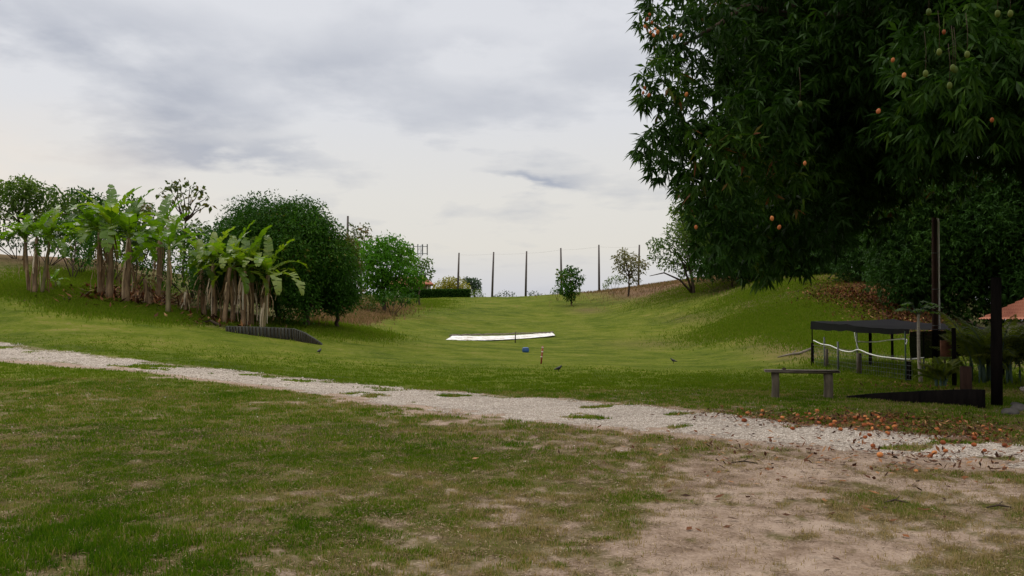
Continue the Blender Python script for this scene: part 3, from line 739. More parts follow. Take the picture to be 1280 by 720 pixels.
# distant house with brown roof
hb = onx(533, 142); hb.z = pt(533, 372, 142).z
root = thing('distant_house', hb, 'small distant house with brown roof showing left of the yellow bush', 'house')
mb = MB(); mb.box(hb+Vector((-2.5, 0, .9)), (6, 5, 2.6)); mb.build('wall', M['wall'], root)
mb = MB(); x0, x1 = hb.x-6, hb.x+1.2; ze = hb.z+2.1; zr = hb.z+3.3
V = [(x0, 139, ze), (x1, 139, ze), (x1-1.5, 142, zr), (x0+1.5, 142, zr), (x0, 145, ze), (x1, 145, ze)]
V += [(p[0], p[1], p[2]-.15) for p in V]
mb.add(V, [(0,1,2,3), (3,2,5,4), (6,9,8,7), (9,10,11,8), (0,6,7,1), (4,5,11,10)], [(1,5,2), (0,3,4), (7,8,11), (6,10,9)])
mb.build('roof', M['tile'], root)
# floodlight / antenna mast
p = pt(525, 372, 160); root = thing('antenna_mast', p, 'grey lattice mast with upright panels above the left trees', 'mast')
mb = MB(); tz = pt(525, 306, 160).z
for sx, sy in ((-.3, -.3), (.3, -.3), (0, .35)): mb.tube([(p.x+sx*1.5, 160+sy*1.5, p.z-3), (p.x+sx, 160+sy, tz)], .045, 5)
for k in range(10):
    z_ = p.z+(tz-p.z)*k/10; mb.tube([(p.x-.4, 160, z_), (p.x+.4, 160, z_+1)], .03, 4); mb.tube([(p.x-.36, 159.7, z_), (p.x+.36, 159.7, z_)], .03, 4)
mb.build('lattice', M['mast'], root)
mb = MB(); mb.tube([(p.x-1.3, 160, tz-1.6), (p.x+1.4, 160, tz-1.6)], .07, 6); mb.tube([(p.x-1.2, 160, tz-.3), (p.x+1.3, 160, tz-.3)], .07, 6); mb.build('cross_arm', M['mast'], root)
for dx in (-1.2, -.4, .45, 1.3):
    mb = MB(); mb.box((p.x+dx, 159.8, tz-.9), (.2, .15, 2.0)); mb.build('antenna_panel', M['mast'], root)

# ------------------------------------------------------------------ trees left of centre
d = 47
def dome(px, d, cx, top, hw, bottom, n, leaf, label, tr, seed, r=.75, dens=60, name='dome_tree'):
    b0 = onx(px, d); zt = pt(cx, top, d).z; zb = pt(cx, bottom, d).z; X_ = pt(cx, 360, d).x; W_ = hw/FPX*d
    g = np.random.default_rng(seed); cl = []
    while len(cl) < n:
        v = g.normal(size=3); v /= np.linalg.norm(v)
        s = .5+.5*g.random()**.4
        q = np.array([0, 0, zb+(zt-zb)*.30])+v*s*np.array([W_-.7*r, min(W_, 3.8)-.6*r, (zt-zb)*.70-.75*r])
        hrel = max(0, (q[2]-zb)/(zt-zb)); q = q*np.array([1-.22*hrel, 1-.2*hrel, 1])+np.array([X_, d, 0])
        if q[2] < zb+.15*r or q[2] < Hs(q[0], q[1])+1.35+.1*(q[1]-d): continue
        cl.append((*q, r*(.7+.6*g.random())))
    return tree(name, b0, cl, dens*1.3, .17, .075, leaf, tr, label, 'tree', 'dense trees by the ditch wall', fork=(b0.x, b0.y, max(b0.z+1.0, zb)), maxl=12, down=.35)
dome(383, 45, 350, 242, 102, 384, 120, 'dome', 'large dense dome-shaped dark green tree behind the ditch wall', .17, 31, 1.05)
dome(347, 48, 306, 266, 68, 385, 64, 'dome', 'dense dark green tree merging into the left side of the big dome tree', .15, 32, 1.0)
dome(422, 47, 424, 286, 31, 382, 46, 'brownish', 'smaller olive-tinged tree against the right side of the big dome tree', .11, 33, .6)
ptree('bright_tree', 480, 78, [(470,312,18),(488,308,18),(505,325,16),(455,325,14),(480,330,22),(500,345,16),(460,345,16),(515,345,12),(480,352,18),(447,310,12),(508,310,8),(522,352,9),(495,362,12),(470,365,12)],
      30, .40, .15, 'bright', .18, 'bright green feathery tree right of the dome trees', fork=(480,352), maxl=12, down=.5)
ptree('thin_tree', 524, 100, [(518,325,7),(528,330,8),(535,328,6),(524,340,8),(532,345,7),(515,335,6),(538,338,4),(522,352,6)], 14, .40, .18, 'light', .1, 'thin pale tree with loose leaves right of the bright green tree', maxl=9, inner=.5)
ptree('sparse_tree', 452, 92, [(442,282,4),(452,286,6),(460,284,4),(446,292,6),(438,296,8),(455,300,9),(462,293,3),(440,305,9),(430,300,8)], 13, .42, .18, 'brownish', .1, 'sparse dark tree beside the tall dark pole on the left', maxl=9, inner=.5)
for px, row_, lst, lf, lab in [(455,390,[(450,382,8),(460,378,9),(470,384,8)],'brownish','shrubby undergrowth below the bright green tree, nearer the dome trees'),
                         (490,380,[(482,372,10),(495,370,10),(506,374,8),(515,372,7)],'dome','dark undergrowth below the bright green tree, nearer the hedge')]:
    b0 = onx(px, 74); cl = px_clumps(lst, 74, 1)
    root = thing('bush', b0, lab, 'bush'); crown(cl, 26, .3, .13, M[lf], root, inner=.4, name='foliage')
    for c in cl: mb = MB(); mb.tube(curve(b0-Vector((0, 0, .2)), c[:3], .1, 4, .05), .03, 5); mb.build('stem', M['bark'], root)

# skyline trees behind the bananas
ptree('skyline_tree', 30, 58, [(10,240,16),(30,238,20),(55,245,18),(20,258,16),(45,262,16),(75,258,15),(5,262,14),(35,230,10),(90,268,12),(65,275,14),(-20,245,20),(80,285,14),(25,245,22),(50,275,16),(0,275,14),(90,255,14),(70,245,12),(-5,235,12)], 26, .30, .14, 'light', .14, 'airy tree at the left edge of the skyline', fork=(32,285), maxl=12, inner=.5)
ptree('skyline_tree', 110, 62, [(95,245,12),(112,250,14),(130,255,14),(100,262,14),(125,272,16),(105,285,14),(140,285,16),(150,262,12),(155,290,14),(170,275,12),(165,250,8),(80,262,16),(120,268,20),(150,278,16),(180,262,12),(90,285,14)], 28, .30, .14, 'dome', .14, 'green tree on the skyline behind the tallest banana plant', fork=(115,290), maxl=12, inner=.45)
ptree('skyline_tree', 228, 60, [(200,240,6),(212,233,6),(225,230,7),(238,234,6),(250,238,6),(258,246,5),(222,242,6),(240,248,6),(230,256,6),(250,258,5),(212,250,5),(262,256,4)], 11, .40, .22, 'brownish', .09, 'sparse umbrella-like tree with clustered leaves against the sky', fork=(232,275), maxl=12, inner=.6)
ptree('skyline_tree', 200, 56, [(175,262,12),(192,272,14),(210,280,14),(230,290,14),(180,290,14),(205,300,16),(235,310,14),(170,310,12),(250,285,12)], 26, .28, .12, 'brownish', .12, 'dense green tree behind the middle banana plants', fork=(205,310), maxl=9)
for px, d, lst, lab in [(60,56,[(40,306,9),(60,302,12),(80,300,14),(100,302,15),(118,300,16)],'low scrub along the left hilltop'),(20,58,[(-10,300,12),(5,296,13),(20,304,9),(-25,298,14)],'dark scrub at the far left of the hilltop'),(90,50,[(75,312,10),(90,318,10),(105,328,9),(95,300,13)],'scrub just left of the tall banana clump'),(170,51,[(150,290,14),(170,295,16),(190,300,14),(205,315,14),(160,275,12),(215,300,13)],'tall scrub filling the gap behind the banana crowns'),(100,53,[(70,285,13),(90,280,14),(110,290,14),(60,298,11),(130,292,13)],'leafy scrub behind the left banana clumps'),(240,52,[(235,300,14),(250,290,13),(225,290,12),(255,315,14),(240,325,14)],'leafy scrub touching the left edge of the dome tree'),(140,52,[(105,318,13),(120,308,15),(135,325,14),(150,308,15),(165,322,16),(180,326,14),(185,305,14)],'dark scrub behind the banana stems'),
                        (240,50,[(195,335,14),(210,350,13),(225,335,16),(240,352,14),(255,340,14),(265,358,12)],'dark scrub between the banana clumps')]:
    b0 = onx(px, d); cl = px_clumps(lst, d, 1.2)
    root = thing('scrub', b0, lab, 'scrub'); crown(cl, 34, .24, .10, M['dome'], root, inner=.4, name='foliage')
    for c in cl: mb = MB(); mb.tube(curve(b0-Vector((0, 0, .2)), c[:3], .1, 4, .05), .03, 5); mb.build('stem', M['bark'], root)

# ------------------------------------------------------------------ banana plants
def banana(px, d, top, nl, label, lean=0, dead=False, stem_r=.13, sz=1.0, green=False, drape=1.0, young=False):
    b0 = onx(px, d); zt = pt(px, top, d).z
    hgt = (zt-b0.z); sh = hgt*(.64 if not young else .35)
    root = thing('banana_plant', b0, label, 'banana plant', 'banana plants on the left bank')
    tp = b0+Vector((lean, random.uniform(-.1, .1), sh))
    mb = MB(); pts = curve(b0-Vector((0, 0, .15)), tp, 0, 6, .05)
    mb.tube(pts, [.78*stem_r*(1.3-.09*k)*(.6 if young else 1) for k in range(7)], 9, True, .18); mb.build('stem', M['pseudog' if green else 'pseudo'], root, True)
    Vs, Fs, Rs = [], [], []; n0 = 0
    Vd, Fd, Rd_ = [], [], []; nd = 0
    for k in range(nl):
        az = k*2.4+random.uniform(-.4, .4); el = R([78, 60, 46, 34, 20, 4][k % 6]+random.uniform(-7, 7))
        if dead: el = R(random.uniform(-20, 40))
        Lf = hgt*random.uniform(.42, .60)*sz*(1.0 if px < 215 else .95); Lf = max(Lf, .8)
        wd = Lf*random.uniform(.22, .30); bend = R(random.uniform(75, 125))*(.5 if el > 1.25 else 1); crv = random.uniform(1.0, 2.2)
        p = Vector(tp); e = el; seg = 16
        rb = random.random()*.45+(.25 if px > 240 else 0); hdir = Vector((math.cos(az), math.sin(az), 0)); sd_ = Vector((-math.sin(az), math.cos(az), 0))
        V = []; F = []
        torn = .35+.65*random.random()
        q = p.copy(); ql = []
        for s in range(seg+1):
            ql.append((q.copy(), e)); q = q+(hdir*math.cos(e)+Vector((0, 0, 1))*math.sin(e))*(Lf/seg); e = el-bend*((s+1)/seg)**crv
        sgm = 0
        for s in range(seg):
            u0, u1 = s/seg, (s+1)/seg
            def wfun(u): return wd*.5*max(0, min(1, (u-.10)/.12))*math.sqrt(max(0, 1-max(0, (u-.35)/.66)**2.2))
            (qa, ea), (qb, eb) = ql[s], ql[s+1]
            upa = Vector((-hdir.x*math.sin(ea), -hdir.y*math.sin(ea), math.cos(ea)))
            for sg in (-1, 1):
                tear = (random.random()-.65)*.9*torn
                wa, wb = wfun(u0), wfun(u1)
                ga = qa if random.random() > .35*torn else qa.lerp(qb, .2)
                oa = qa+sd_*sg*wa*math.cos(.35-tear)+upa*wa*math.sin(.3+tear*1.1)+ (qb-qa)*.5
                ob = qb+sd_*sg*wb*math.cos(.35-tear)+upa*wb*math.sin(.3+tear*1.1)+ (qb-qa)*.5
                V += [ga, qb, ob, oa.lerp(ob, .05*torn)]; F.append([n0, n0+1, n0+2, n0+3] if sg > 0 else [n0+3, n0+2, n0+1, n0]); n0 += 4
                Rs += [min(1, rb+random.random()*.25)]*4
        # midrib
        for s in range(seg):
            (qa, ea), (qb, eb) = ql[s], ql[s+1]; w_ = .022*(1-s/seg)+.004
            V += [qa-sd_*w_-Vector((0,0,.005)), qa+sd_*w_-Vector((0,0,.005)), qb+sd_*w_-Vector((0,0,.005)), qb-sd_*w_-Vector((0,0,.005))]; F.append([n0, n0+1, n0+2, n0+3]); n0 += 4; Rs += [.93]*4
        Vs += V; Fs += F
    if Vs:
        V = np.array([tuple(v) for v in Vs])-np.array(b0)
        nmesh('crown', V, np.array(Fs), M['dryleaf'] if dead else M['banana'], root, False, dict(rnd=np.array(Rs)))
    # dead leaves draped round the stem
    nn = int(15*drape) if not young else 2
    for k in range(nn):
        az = random.uniform(0, 6.28); z0 = sh*random.uniform(.45, 1.0); ln = min(z0, sh*random.uniform(.3, .7)); w0 = random.uniform(.02, .06)
        o_ = b0.lerp(tp, z0/sh); hd = Vector((math.cos(az), math.sin(az), 0)); sd_ = Vector((-math.sin(az), math.cos(az), 0))
        out = random.uniform(.15, .4)
        for s in range(4):
            f0, f1 = s/4, (s+1)/4
            def pp(f): return o_+hd*(stem_r*1.1+out*math.sin(f*2.2)*.7)+Vector((0, 0, -ln*f))
            if s == 0: rs_ = random.random()
            a0, a1 = pp(f0), pp(f1); j = random.uniform(-.05, .05)
            Vd += [a0-sd_*w0*(1-f0*.5), a0+sd_*w0*(1-f0*.5), a1+sd_*w0*(1-f1*.6)+hd*j, a1-sd_*w0*(1-f1*.6)]; Fd.append([nd, nd+1, nd+2, nd+3]); nd += 4; Rd_ += [rs_]*4
    if Vd:
        V = np.array([tuple(v) for v in Vd])-np.array(b0); nmesh('dead_leaves', V, np.array(Fd), M['dryleaf'], root, False, dict(rnd=np.array(Rd_)))
    return root
BAN = [
 (36,42.5,268,7,'thin banana plant at the far left, left stem of the clump by the picture edge',-.25,False,.10,.9,False,.4),
 (42,42.2,258,8,'middle banana plant of the clump at the far left edge',.05,False,.12,.9,False,.4),
 (52,42.5,262,7,'right leaning banana plant of the clump at the far left edge',.35,False,.10,.9,True,.4),
 (69,45,338,6,'tiny young banana plant alone on the grass slope at left',0,False,.08,1.1,True,.2,True),
 (126,43.5,246,9,'tall banana plant with the highest leaves, left of its clump',-.1,False,.17,1.0,False,1),
 (137,43,240,10,'tallest banana plant with arching leaves in the left clump',.05,False,.17,1.05,False,1),
 (158,42.5,252,9,'banana plant with shaggy brown stem right of the tallest one',.12,False,.18,1.0,False,1.4),
 (187,43,330,3,'broken dead banana stump with a bent pale dry leaf',-.2,True,.15,1.0,False,1.6),
 (198,47,255,8,'banana plant farther back between the two main clumps',0,False,.14,1.0,False,.8),
 (210,41,268,8,'slender banana plant with a clean straight stem standing alone',.05,False,.12,.95,True,.3),
 (232,43,350,2,'short dead banana stump with rags of dry leaf',0,True,.13,.8,False,1.6),
 (256,42.5,300,7,'leftmost banana plant of the right clump',-.15,False,.12,.9,False,1.2),
 (268,41.5,290,8,'banana plant with a thick brown stem in the left of the right clump',-.1,False,.14,.9,False,1.3),
 (280,40.5,295,7,'banana plant leaning right in the middle of the right clump',.3,False,.13,.9,False,1.2),
 (291,41.5,288,8,'banana plant at the centre back of the right clump',.1,False,.14,.95,False,1.3),
 (304,40.5,300,7,'banana plant with pale hanging dry leaves in the right clump',.05,False,.13,.9,False,1.8),
 (314,41.5,292,8,'banana plant right of centre in the right clump',.1,False,.13,.95,False,1.3),
 (328,40.8,306,9,'rightmost banana plant reaching its leaves over the dark dome tree',.25,False,.14,1.15,True,1.0),
]
for q in BAN:
    px, d_, top, nl, lab, lean, dead, sr, sz, gr, dr_ = q[:11]
    banana(px, d_, top, int(nl*1.35), lab, lean, dead, sr, sz, gr, dr_, len(q) > 11)

# ------------------------------------------------------------------ ditch wall
pl = [ground(282, 414), ground(322, 420), ground(362, 425), ground(400, 431)]
tops_ = [408, 409, 410.5, 429]
xs = [282, 300, 322, 345, 366, 380, 392, 402]; br = [414, 417, 420, 423, 425.5, 428, 430, 431.5]; trw = [407.5, 408, 408.5, 409.5, 410.5, 415.5, 422.5, 429.5]
V = []; 
for a_, b2, c2 in zip(xs, br, trw):
    g_ = ground(a_, b2); tp = pt(a_, c2, g_.y)
    V += [(g_.x, g_.y, g_.z-.25), (g_.x, g_.y, max(tp.z, g_.z+.02)), (g_.x, g_.y+.18, max(tp.z, g_.z+.02)), (g_.x, g_.y+.18, g_.z-.25)]
Q = []
for k in range(len(xs)-1):
    for e in range(4): Q.append((k*4+e, (k+1)*4+e, (k+1)*4+(e+1) % 4, k*4+(e+1) % 4))
Q += [(0, 1, 2, 3), tuple(len(V)-4+e for e in (3, 2, 1, 0))]
loc = Vector(V[12]); root = thing('ditch_wall', (loc.x, loc.y, loc.z+.25), 'low dark retaining wall with pale vertical streaks, tapering to the right below the dome trees', 'retaining wall')
mb = MB(); mb.add(V, Q); mb.build('wall_face', M['concrete'], root)
mb = MB()
for k in range(len(xs)-1):
    a_, b2 = Vector(V[k*4+1]), Vector(V[(k+1)*4+1]); n_ = 5
    for e in range(n_):
        p_ = a_.lerp(b2, (e+.5)/n_); zb = Vector(V[k*4]).lerp(Vector(V[k*4+4]), (e+.5)/n_).z
        if p_.z-zb > .35: mb.box((p_.x, p_.y-.02, (p_.z+zb)/2), (.05, .05, p_.z-zb-.03))
mb.build('batten', M['post'], root)
mb = MB(); mb.tube([ground(254, 405)+Vector((0,0,.06)), ground(263, 405)+Vector((0,0,.12)), ground(275, 409)+Vector((0,0,.08))], [.05,.08,.06], 8, True, .2)
tag(mb.build('fallen_log', M['bark'], None, True), 'short brown log lying on the grass left of the ditch wall', 'log')

# ------------------------------------------------------------------ white sheeting, stakes, blue ball, birds
c4 = [ground(557, 425), ground(694, 421), ground(690, 416.2), ground(566, 421.3)]
nx, ny = 90, 14; V = []
for j_ in range(ny+1):
    for i_ in range(nx+1):
        s_, t_ = i_/nx, j_/ny
        a_ = c4[0].lerp(c4[1], s_); b2 = c4[3].lerp(c4[2], s_); p_ = a_.lerp(b2, t_)
        V.append((p_.x, p_.y, 0))
V = np.array(V); nn = fbm(V[:, 0]*2.2, V[:, 1]*1.1, 3)
hz_ = H(V[:, 0], V[:, 1]); A_ = np.stack([V[:, 0], V[:, 1], V[:, 0]**2, np.ones(len(V))], 1); pl_ = A_ @ np.linalg.lstsq(A_, hz_, rcond=None)[0]
V[:, 2] = np.maximum(pl_+.045, hz_+.012)+nn*.02
Q = [(j_*(nx+1)+i_, j_*(nx+1)+i_+1, (j_+1)*(nx+1)+i_+1, (j_+1)*(nx+1)+i_) for j_ in range(ny) for i_ in range(nx)]
root = thing('plastic_sheet', c4[0], 'long white sheeting strip laid flat across the lawn', 'sheeting')
mb = MB(); mb.add(V, Q); mb.add(V+np.array([0, 0, -.012]), [q[::-1] for q in Q]); mb.build('sheet', M['sheet'], root, True)
mb = MB()
for k in range(11):
    s_ = (k+.5)/11; t_ = random.choice([.45, .5, .55]); a_ = c4[0].lerp(c4[1], s_); b2 = c4[3].lerp(c4[2], s_); p_ = a_.lerp(b2, t_)
    mb.tube(curve(a_.lerp(b2, .42)+Vector((-.3, 0, .17)), a_.lerp(b2, .56)+Vector((.3, 0, .17)), .02, 4, .05), .045, 6, True, .2)
mb.build('weight_stick', M['wood'], root)
g_ = ground(644, 428.5); mb = MB(); mb.tube([g_-Vector((0,0,.1)), g_+Vector((.01,0,.4)), pt(644.6, 414.5, g_.y)], .035, 8, True, .1)
o = mb.build('short_stake', M['post']); tag(o, 'short dark wooden stake in front of the white sheeting', 'stake')
g_ = ground(657, 440.5); root = thing('blue_drum', g_, 'small blue plastic tub on the lawn below the white sheeting', 'tub')
rr_ = 4.3/FPX*g_.y; hh_ = 6.4/FPX*g_.y; mb = MB(); mb.tube([g_+Vector((0,0,z_*hh_)) for z_ in (0,.05,.3,.6,.85,.97,1)], [rr_*k for k in (.85,.95,1.02,1,.92,.7,.25)], 20, True); mb.build('body', M['blue'], root, True)
mb = MB(); mb.tube([g_+Vector((0,0,hh_*.80)), g_+Vector((0,0,hh_*.86))], rr_*.99, 20); mb.build('rim', M['blue'], root, True)
g_ = ground(676, 455); tp = pt(678.5, 432.5, g_.y); root = thing('banded_stake', g_, 'thin dark red marker stake with pale bands, leaning slightly', 'stake')
mb = MB(); mb.tube([g_-Vector((0,0,.1)), tp], .032, 8); mb.build('shaft', M['redstake'], root, True)
for f_ in (.38, .66, .9):
    mb = MB(); mb.tube([g_.lerp(tp, f_), g_.lerp(tp, f_+.045)], .036, 8); mb.build('band', M['white'], root, True)
def bird(px, row, rz, label, s=1.0):
    g_ = ground(px, row)
    mb = MB()
    def T(x, z, y=0): return Vector((x*math.cos(rz)-y*math.sin(rz), x*math.sin(rz)+y*math.cos(rz), z))*s+g_
    mb.tube([T(-.20,.10),T(-.13,.115),T(-.07,.13),T(-.02,.14),T(.04,.155),T(.08,.185),T(.105,.215),T(.125,.232),T(.15,.235),T(.165,.232),T(.20,.225)],
            [.012,.022,.035,.048,.05,.04,.027,.027,.022,.010,.003], 10)
    for sy in (-.018, .018):
        mb.tube([T(0,.11,sy),T(.01,.06,sy),T(0,.0,sy)], .006, 5); mb.tube([T(-.015,.004,sy),T(.035,.004,sy)], .004, 4)
    o = mb.build('blackbird', M['bird'], None, True); return tag(o, label, 'bird', 'small dark birds on the lawn')
bird(698, 464.5, .4, 'small dark bird standing on the lawn below the banded stake', .75)
bird(842, 454.5, 2.6, 'small dark bird on the lawn well right of the banded stake', .85)
bird(399, 442, 1.2, 'small dark bird on the lawn below the end of the ditch wall', .7)

# ------------------------------------------------------------------ bench
gl_, gr_ = onx(968, 18.0), onx(1034, 17.8)
root = thing('wooden_bench', (gl_+gr_)/2, 'rough plank bench on two short log posts beside the track', 'bench')
tl = pt(968, 462.5, gl_.y); tr_ = pt(1034, 462.5, gr_.y); ztop = (tl.z+tr_.z)/2
for g_, w_ in ((gl_, .078), (gr_, .092)):
    mb = MB(); mb.tube([g_-Vector((0,0,.12)), g_+Vector((0,0,.02)), (g_.x+.01, g_.y, (g_.z+ztop)/2), (g_.x, g_.y, ztop-.045)], [w_*1.05, w_*1.02, w_*.97, w_], 14, True, .05); mb.build('leg', M['post'], root, True)
ax = (gr_-gl_); ax.z = 0; L_ = ax.length; ax.normalize(); cc = (gl_+gr_)/2; ang = math.atan2(ax.y, ax.x)
mb = MB(); mb.box((cc.x, cc.y, ztop-.02), (L_+.42, .30, .05), ang, .008, 0, .006); mb.build('seat', M['wood'], root)
mb = MB()
for k in range(2): mb.box((cc.x, cc.y+(.07 if k else -.07), ztop-.056), (L_+.05, .05, .02), ang); 
mb.build('cleat', M['post'], root)
p_ = gl_.lerp(gr_, .16); mb = MB(); mb.blob((p_.x, p_.y, ztop+.022), .028, 8, 6, .15, (1.2, 1, .7)); mb.blob((p_.x+.04, p_.y+.02, ztop+.018), .02, 8, 6, .15)
tag(mb.build('dried_fruit', M['bark'], None, True), 'small dark withered fruit lying on the bench plank', 'fruit')

# ------------------------------------------------------------------ netted pen
pa, pb, pc = onx(1015, 31), onx(1073, 25.8), onx(1139, 22.6)
root = thing('netted_pen', pb, 'low animal pen with sagging black shade-cloth roof and wire sides', 'pen')
def P3(x, y, z): return Vector((x, y, Hs(x, y)+z))
xa, xb, xc = pa.x, pb.x, pc.x
corners = [(xa, 31), (xb, 25.8), (xc, 22.6)]
rear = [(xa+3.0, 31.5), (xb+3.2, 26.5), (xc+2.75, 23.4)]
def post(x, y, h, r, mat='post', name='post', lean=0):
    mb = MB(); g_ = P3(x, y, 0); mb.tube([g_-Vector((0,0,.15)), g_+Vector((lean*.5,0,h*.5)), g_+Vector((lean,0,h))], [r*1.05, r, r*.97], 9, True, .07); return mb.build(name, M[mat], root, True)
post(xa, 31, .80, .055, 'darkpost'); post(xa, 31.02, 1.52, .02, 'darkpost', 'pole'); post((xa*.6+xb*.4)+.02, 29.2, .62, .055); post(xb, 25.8, .62, .075, 'post'); post(xb-.02, 25.9, 1.38, .02, 'galv', 'pole')
post(xb+.05, 27.6, .9, .03, 'galv', 'pole'); post(xb+.3, 29.5, 1.0, .03, 'galv', 'pole')
post(xc-.12, 22.7, 1.28, .02, 'green_rod', 'pole'); post(xc+.05, 22.9, .5, .06, 'darkpost')
for x, y in rear: post(x, y, 1.45, .045, 'darkpost')
post(xb+1.3, 28.2, 1.3, .05, 'darkpost'); post(xb+1.6, 25.2, 1.2, .02, 'galv', 'pole')
# roof cloth
nx, ny = 24, 14; V = []
for j_ in range(ny+1):
    t_ = j_/ny
    for i_ in range(nx+1):
        s_ = i_/nx
        yf = 31+(22.6-31)*s_; xf = np.interp(yf, [22.6, 25.8, 31], [xc, xb, xa])-.05
        x = xf+3.2*t_; y = yf+.7*t_
        sag = -.035*abs(math.sin(math.pi*s_*2))*(1-.3*t_)-.04*math.sin(math.pi*t_)
        V.append((x, y, 0.0+1.50-.20*s_+sag+.006*math.sin(i_*1.7+j_)))
V = np.array(V); V[:, 2] += H(V[:, 0], V[:, 1])*0.6
Q = [(j_*(nx+1)+i_, j_*(nx+1)+i_+1, (j_+1)*(nx+1)+i_+1, (j_+1)*(nx+1)+i_) for j_ in range(ny) for i_ in range(nx)]
mb = MB(); mb.add(V, Q)
E = V[:nx+1]; dr = np.array([.27-.15*(k/nx)+.012*math.sin(k*1.3) for k in range(nx+1)])
E2 = E.copy(); E2[:, 2] -= dr; E2[:, 0] -= .02
mb.add(np.concatenate([E, E2]), [(k, k+1, nx+2+k, nx+1+k) for k in range(nx)])
mb.build('shade_roof', M['cloth'], root, True)
# side drape at the near end
V = []
for j_ in range(5):
    for i_ in range(9): 
        s_ = i_/8; x = xc-.05+2.9*s_; y = 22.6+.75*s_+.03*math.sin(i_*2.2+j_)
        V.append((x, y, Hs(x, y)+1.27-(.72-.1*s_)*j_/4))
mb = MB(); mb.add(V, [(j_*9+i_, j_*9+i_+1, j_*9+i_+10, j_*9+i_+9) for j_ in range(4) for i_ in range(8)]); mb.build('side_cloth', M['cloth'], root, True)
# wire mesh along the long side and back
mb = MB()
def wire(a_, b2, r_=.0035): mb.tube([a_, b2], r_, 3, False)
for (x0, y0), (x1, y1) in zip(corners+[corners[0]], corners[1:]+[rear[0]]):
    ln = math.hypot(x1-x0, y1-y0); n_ = int(ln/.16)
    if (x0, y0) == corners[-1]: continue
    for k in range(n_+1):
        s_ = k/n_; x, y = x0+(x1-x0)*s_, y0+(y1-y0)*s_; wire(P3(x, y, .02), P3(x, y, .62), .003)
    for z_ in (.04, .16, .28, .40, .52, .62): wire(P3(x0, y0, z_), P3(x1, y1, z_), .003)
mb.build('wire_mesh', M['galv'], root)
mb = MB(); wire(P3(xa, 31, .72), P3(xb, 25.8, .66), .012); wire(P3(xb, 25.8, .62), P3(xc, 22.6, .5), .012); mb.build('rail', M['post'], root)
# white hoses
def hose(pts, r_, label):
    q = []
    for (px, row, d_) in pts: q.append(pt(px, row, d_))
    # smooth
    pts2 = []
    for k in range(len(q)-1):
        p0, p1, p2, p3 = q[max(k-1, 0)], q[k], q[k+1], q[min(k+2, len(q)-1)]
        for e in range(6):
            t_ = e/6; pts2.append(.5*((2*p1)+(-p0+p2)*t_+(2*p0-5*p1+4*p2-p3)*t_*t_+(-p0+3*p1-3*p2+p3)*t_**3))
    pts2.append(q[-1]); mb = MB(); mb.tube(pts2, r_, 8); return tag(mb.build('white_hose', M['pipe'], None, True), label, 'hose', 'white hoses tied along the pen')
hose([(1017,425.5,30.7),(1027,430,29.8),(1038,432,28.8),(1052,438,27.4),(1064,439.5,26.4),(1073,437,25.7),(1086,442,24.8),(1100,445.5,24.1),(1118,447.5,23.4),(1135,449,22.7),(1155,447,22.4)], .016, 'long sagging white hose strung along the front of the pen')
hose([(1068,415.5,25.75),(1070,426,25.7),(1073,436.5,25.68)], .014, 'short steep white hose hanging down beside the middle pen post')
hose([(1072,427,25.9),(1086,427.5,26.2),(1098,427,26),(1112,425,25),(1132,424,23),(1132.5,430,22.6)], .016, 'upper level white hose running to the right end of the pen')
# fallen branch
g1, g2 = ground(972, 447.5), ground(1014, 441.5); mb = MB(); mb.tube([g1+Vector((0,0,.03)), g1.lerp(g2,.3)+Vector((0,0,.07)), g1.lerp(g2,.65)+Vector((0,0,.06)), g2+Vector((0,0,.18))], [.02,.04,.055,.05], 7, True, .2)
mb.tube([g1.lerp(g2,.4)+Vector((0,0,.06)), g1.lerp(g2,.5)+Vector((.1,.1,.22))], [.03,.012], 6)
tag(mb.build('fallen_branch', M['wood'], None, True), 'pale fallen branch lying at the left end of the pen', 'branch')

# ------------------------------------------------------------------ poles, stump, edging at right
g_ = onx(1168, 24.5); tz = pt(1168, 272, 24.5)
root = thing('utility_pole', g_, 'tall thin brown pole with a white pipe up its side', 'pole')
mb = MB(); mb.tube([g_-Vector((0,0,.3)), g_+Vector((.01,0,2)), tz], [.085,.08,.07], 12, True, .04); mb.build('shaft', M['brownpole'], root, True)
mb = MB(); mb.tube([g_+Vector((.115,-.02,1.0)), (tz.x+.10, 24.48, tz.z-.12), (tz.x+.09, 24.48, tz.z-.05), (tz.x+.02, 24.46, tz.z-.02)], .024, 8); mb.build('white_pipe', M['pipe'], root, True)
for z_ in (1.4, 2.4, 3.4):
    mb = MB(); mb.tube([g_+Vector((-.09,-.05,z_)), g_+Vector((0,-.10,z_)), g_+Vector((.12,-.05,z_)), g_+Vector((.13,-.01,z_))], .008, 6); mb.build('pipe_strap', M['galv'], root)
def sidepost(px, row, top, r_, name, label, mat='darkpost'):
    g_ = ground(px, row); t_ = pt(px-1, top, g_.y); mb = MB(); mb.tube([g_-Vector((0,0,.2)), g_.lerp(t_, .5), t_], [r_*1.06, r_, r_*.95], 14, True, .05)
    return tag(mb.build(name, M[mat], None, True), label, 'post')
sidepost(1246, 508, 347, .092, 'thick_post', 'thick black timber post at the right edge beside the drive')
sidepost(1193, 483, 410, .05, 'thin_post', 'thin black square-cut post left of the big palm')
sidepost(1208, 500, 458, .105, 'tree_stump', 'short sawn stump post behind the black timber edging', 'brownpole')
e0, e1 = ground(1058, 498), ground(1232, 512)
V = []
for k in range(9):
    s_ = k/8; p_ = e0.lerp(e1, s_); z_ = Hs(p_.x, p_.y); h_ = .03+.30*s_**.8
    V += [(p_.x, p_.y, z_-.2), (p_.x, p_.y, z_+h_), (p_.x+.06, p_.y+.14, z_+h_), (p_.x+.06, p_.y+.14, z_-.2)]
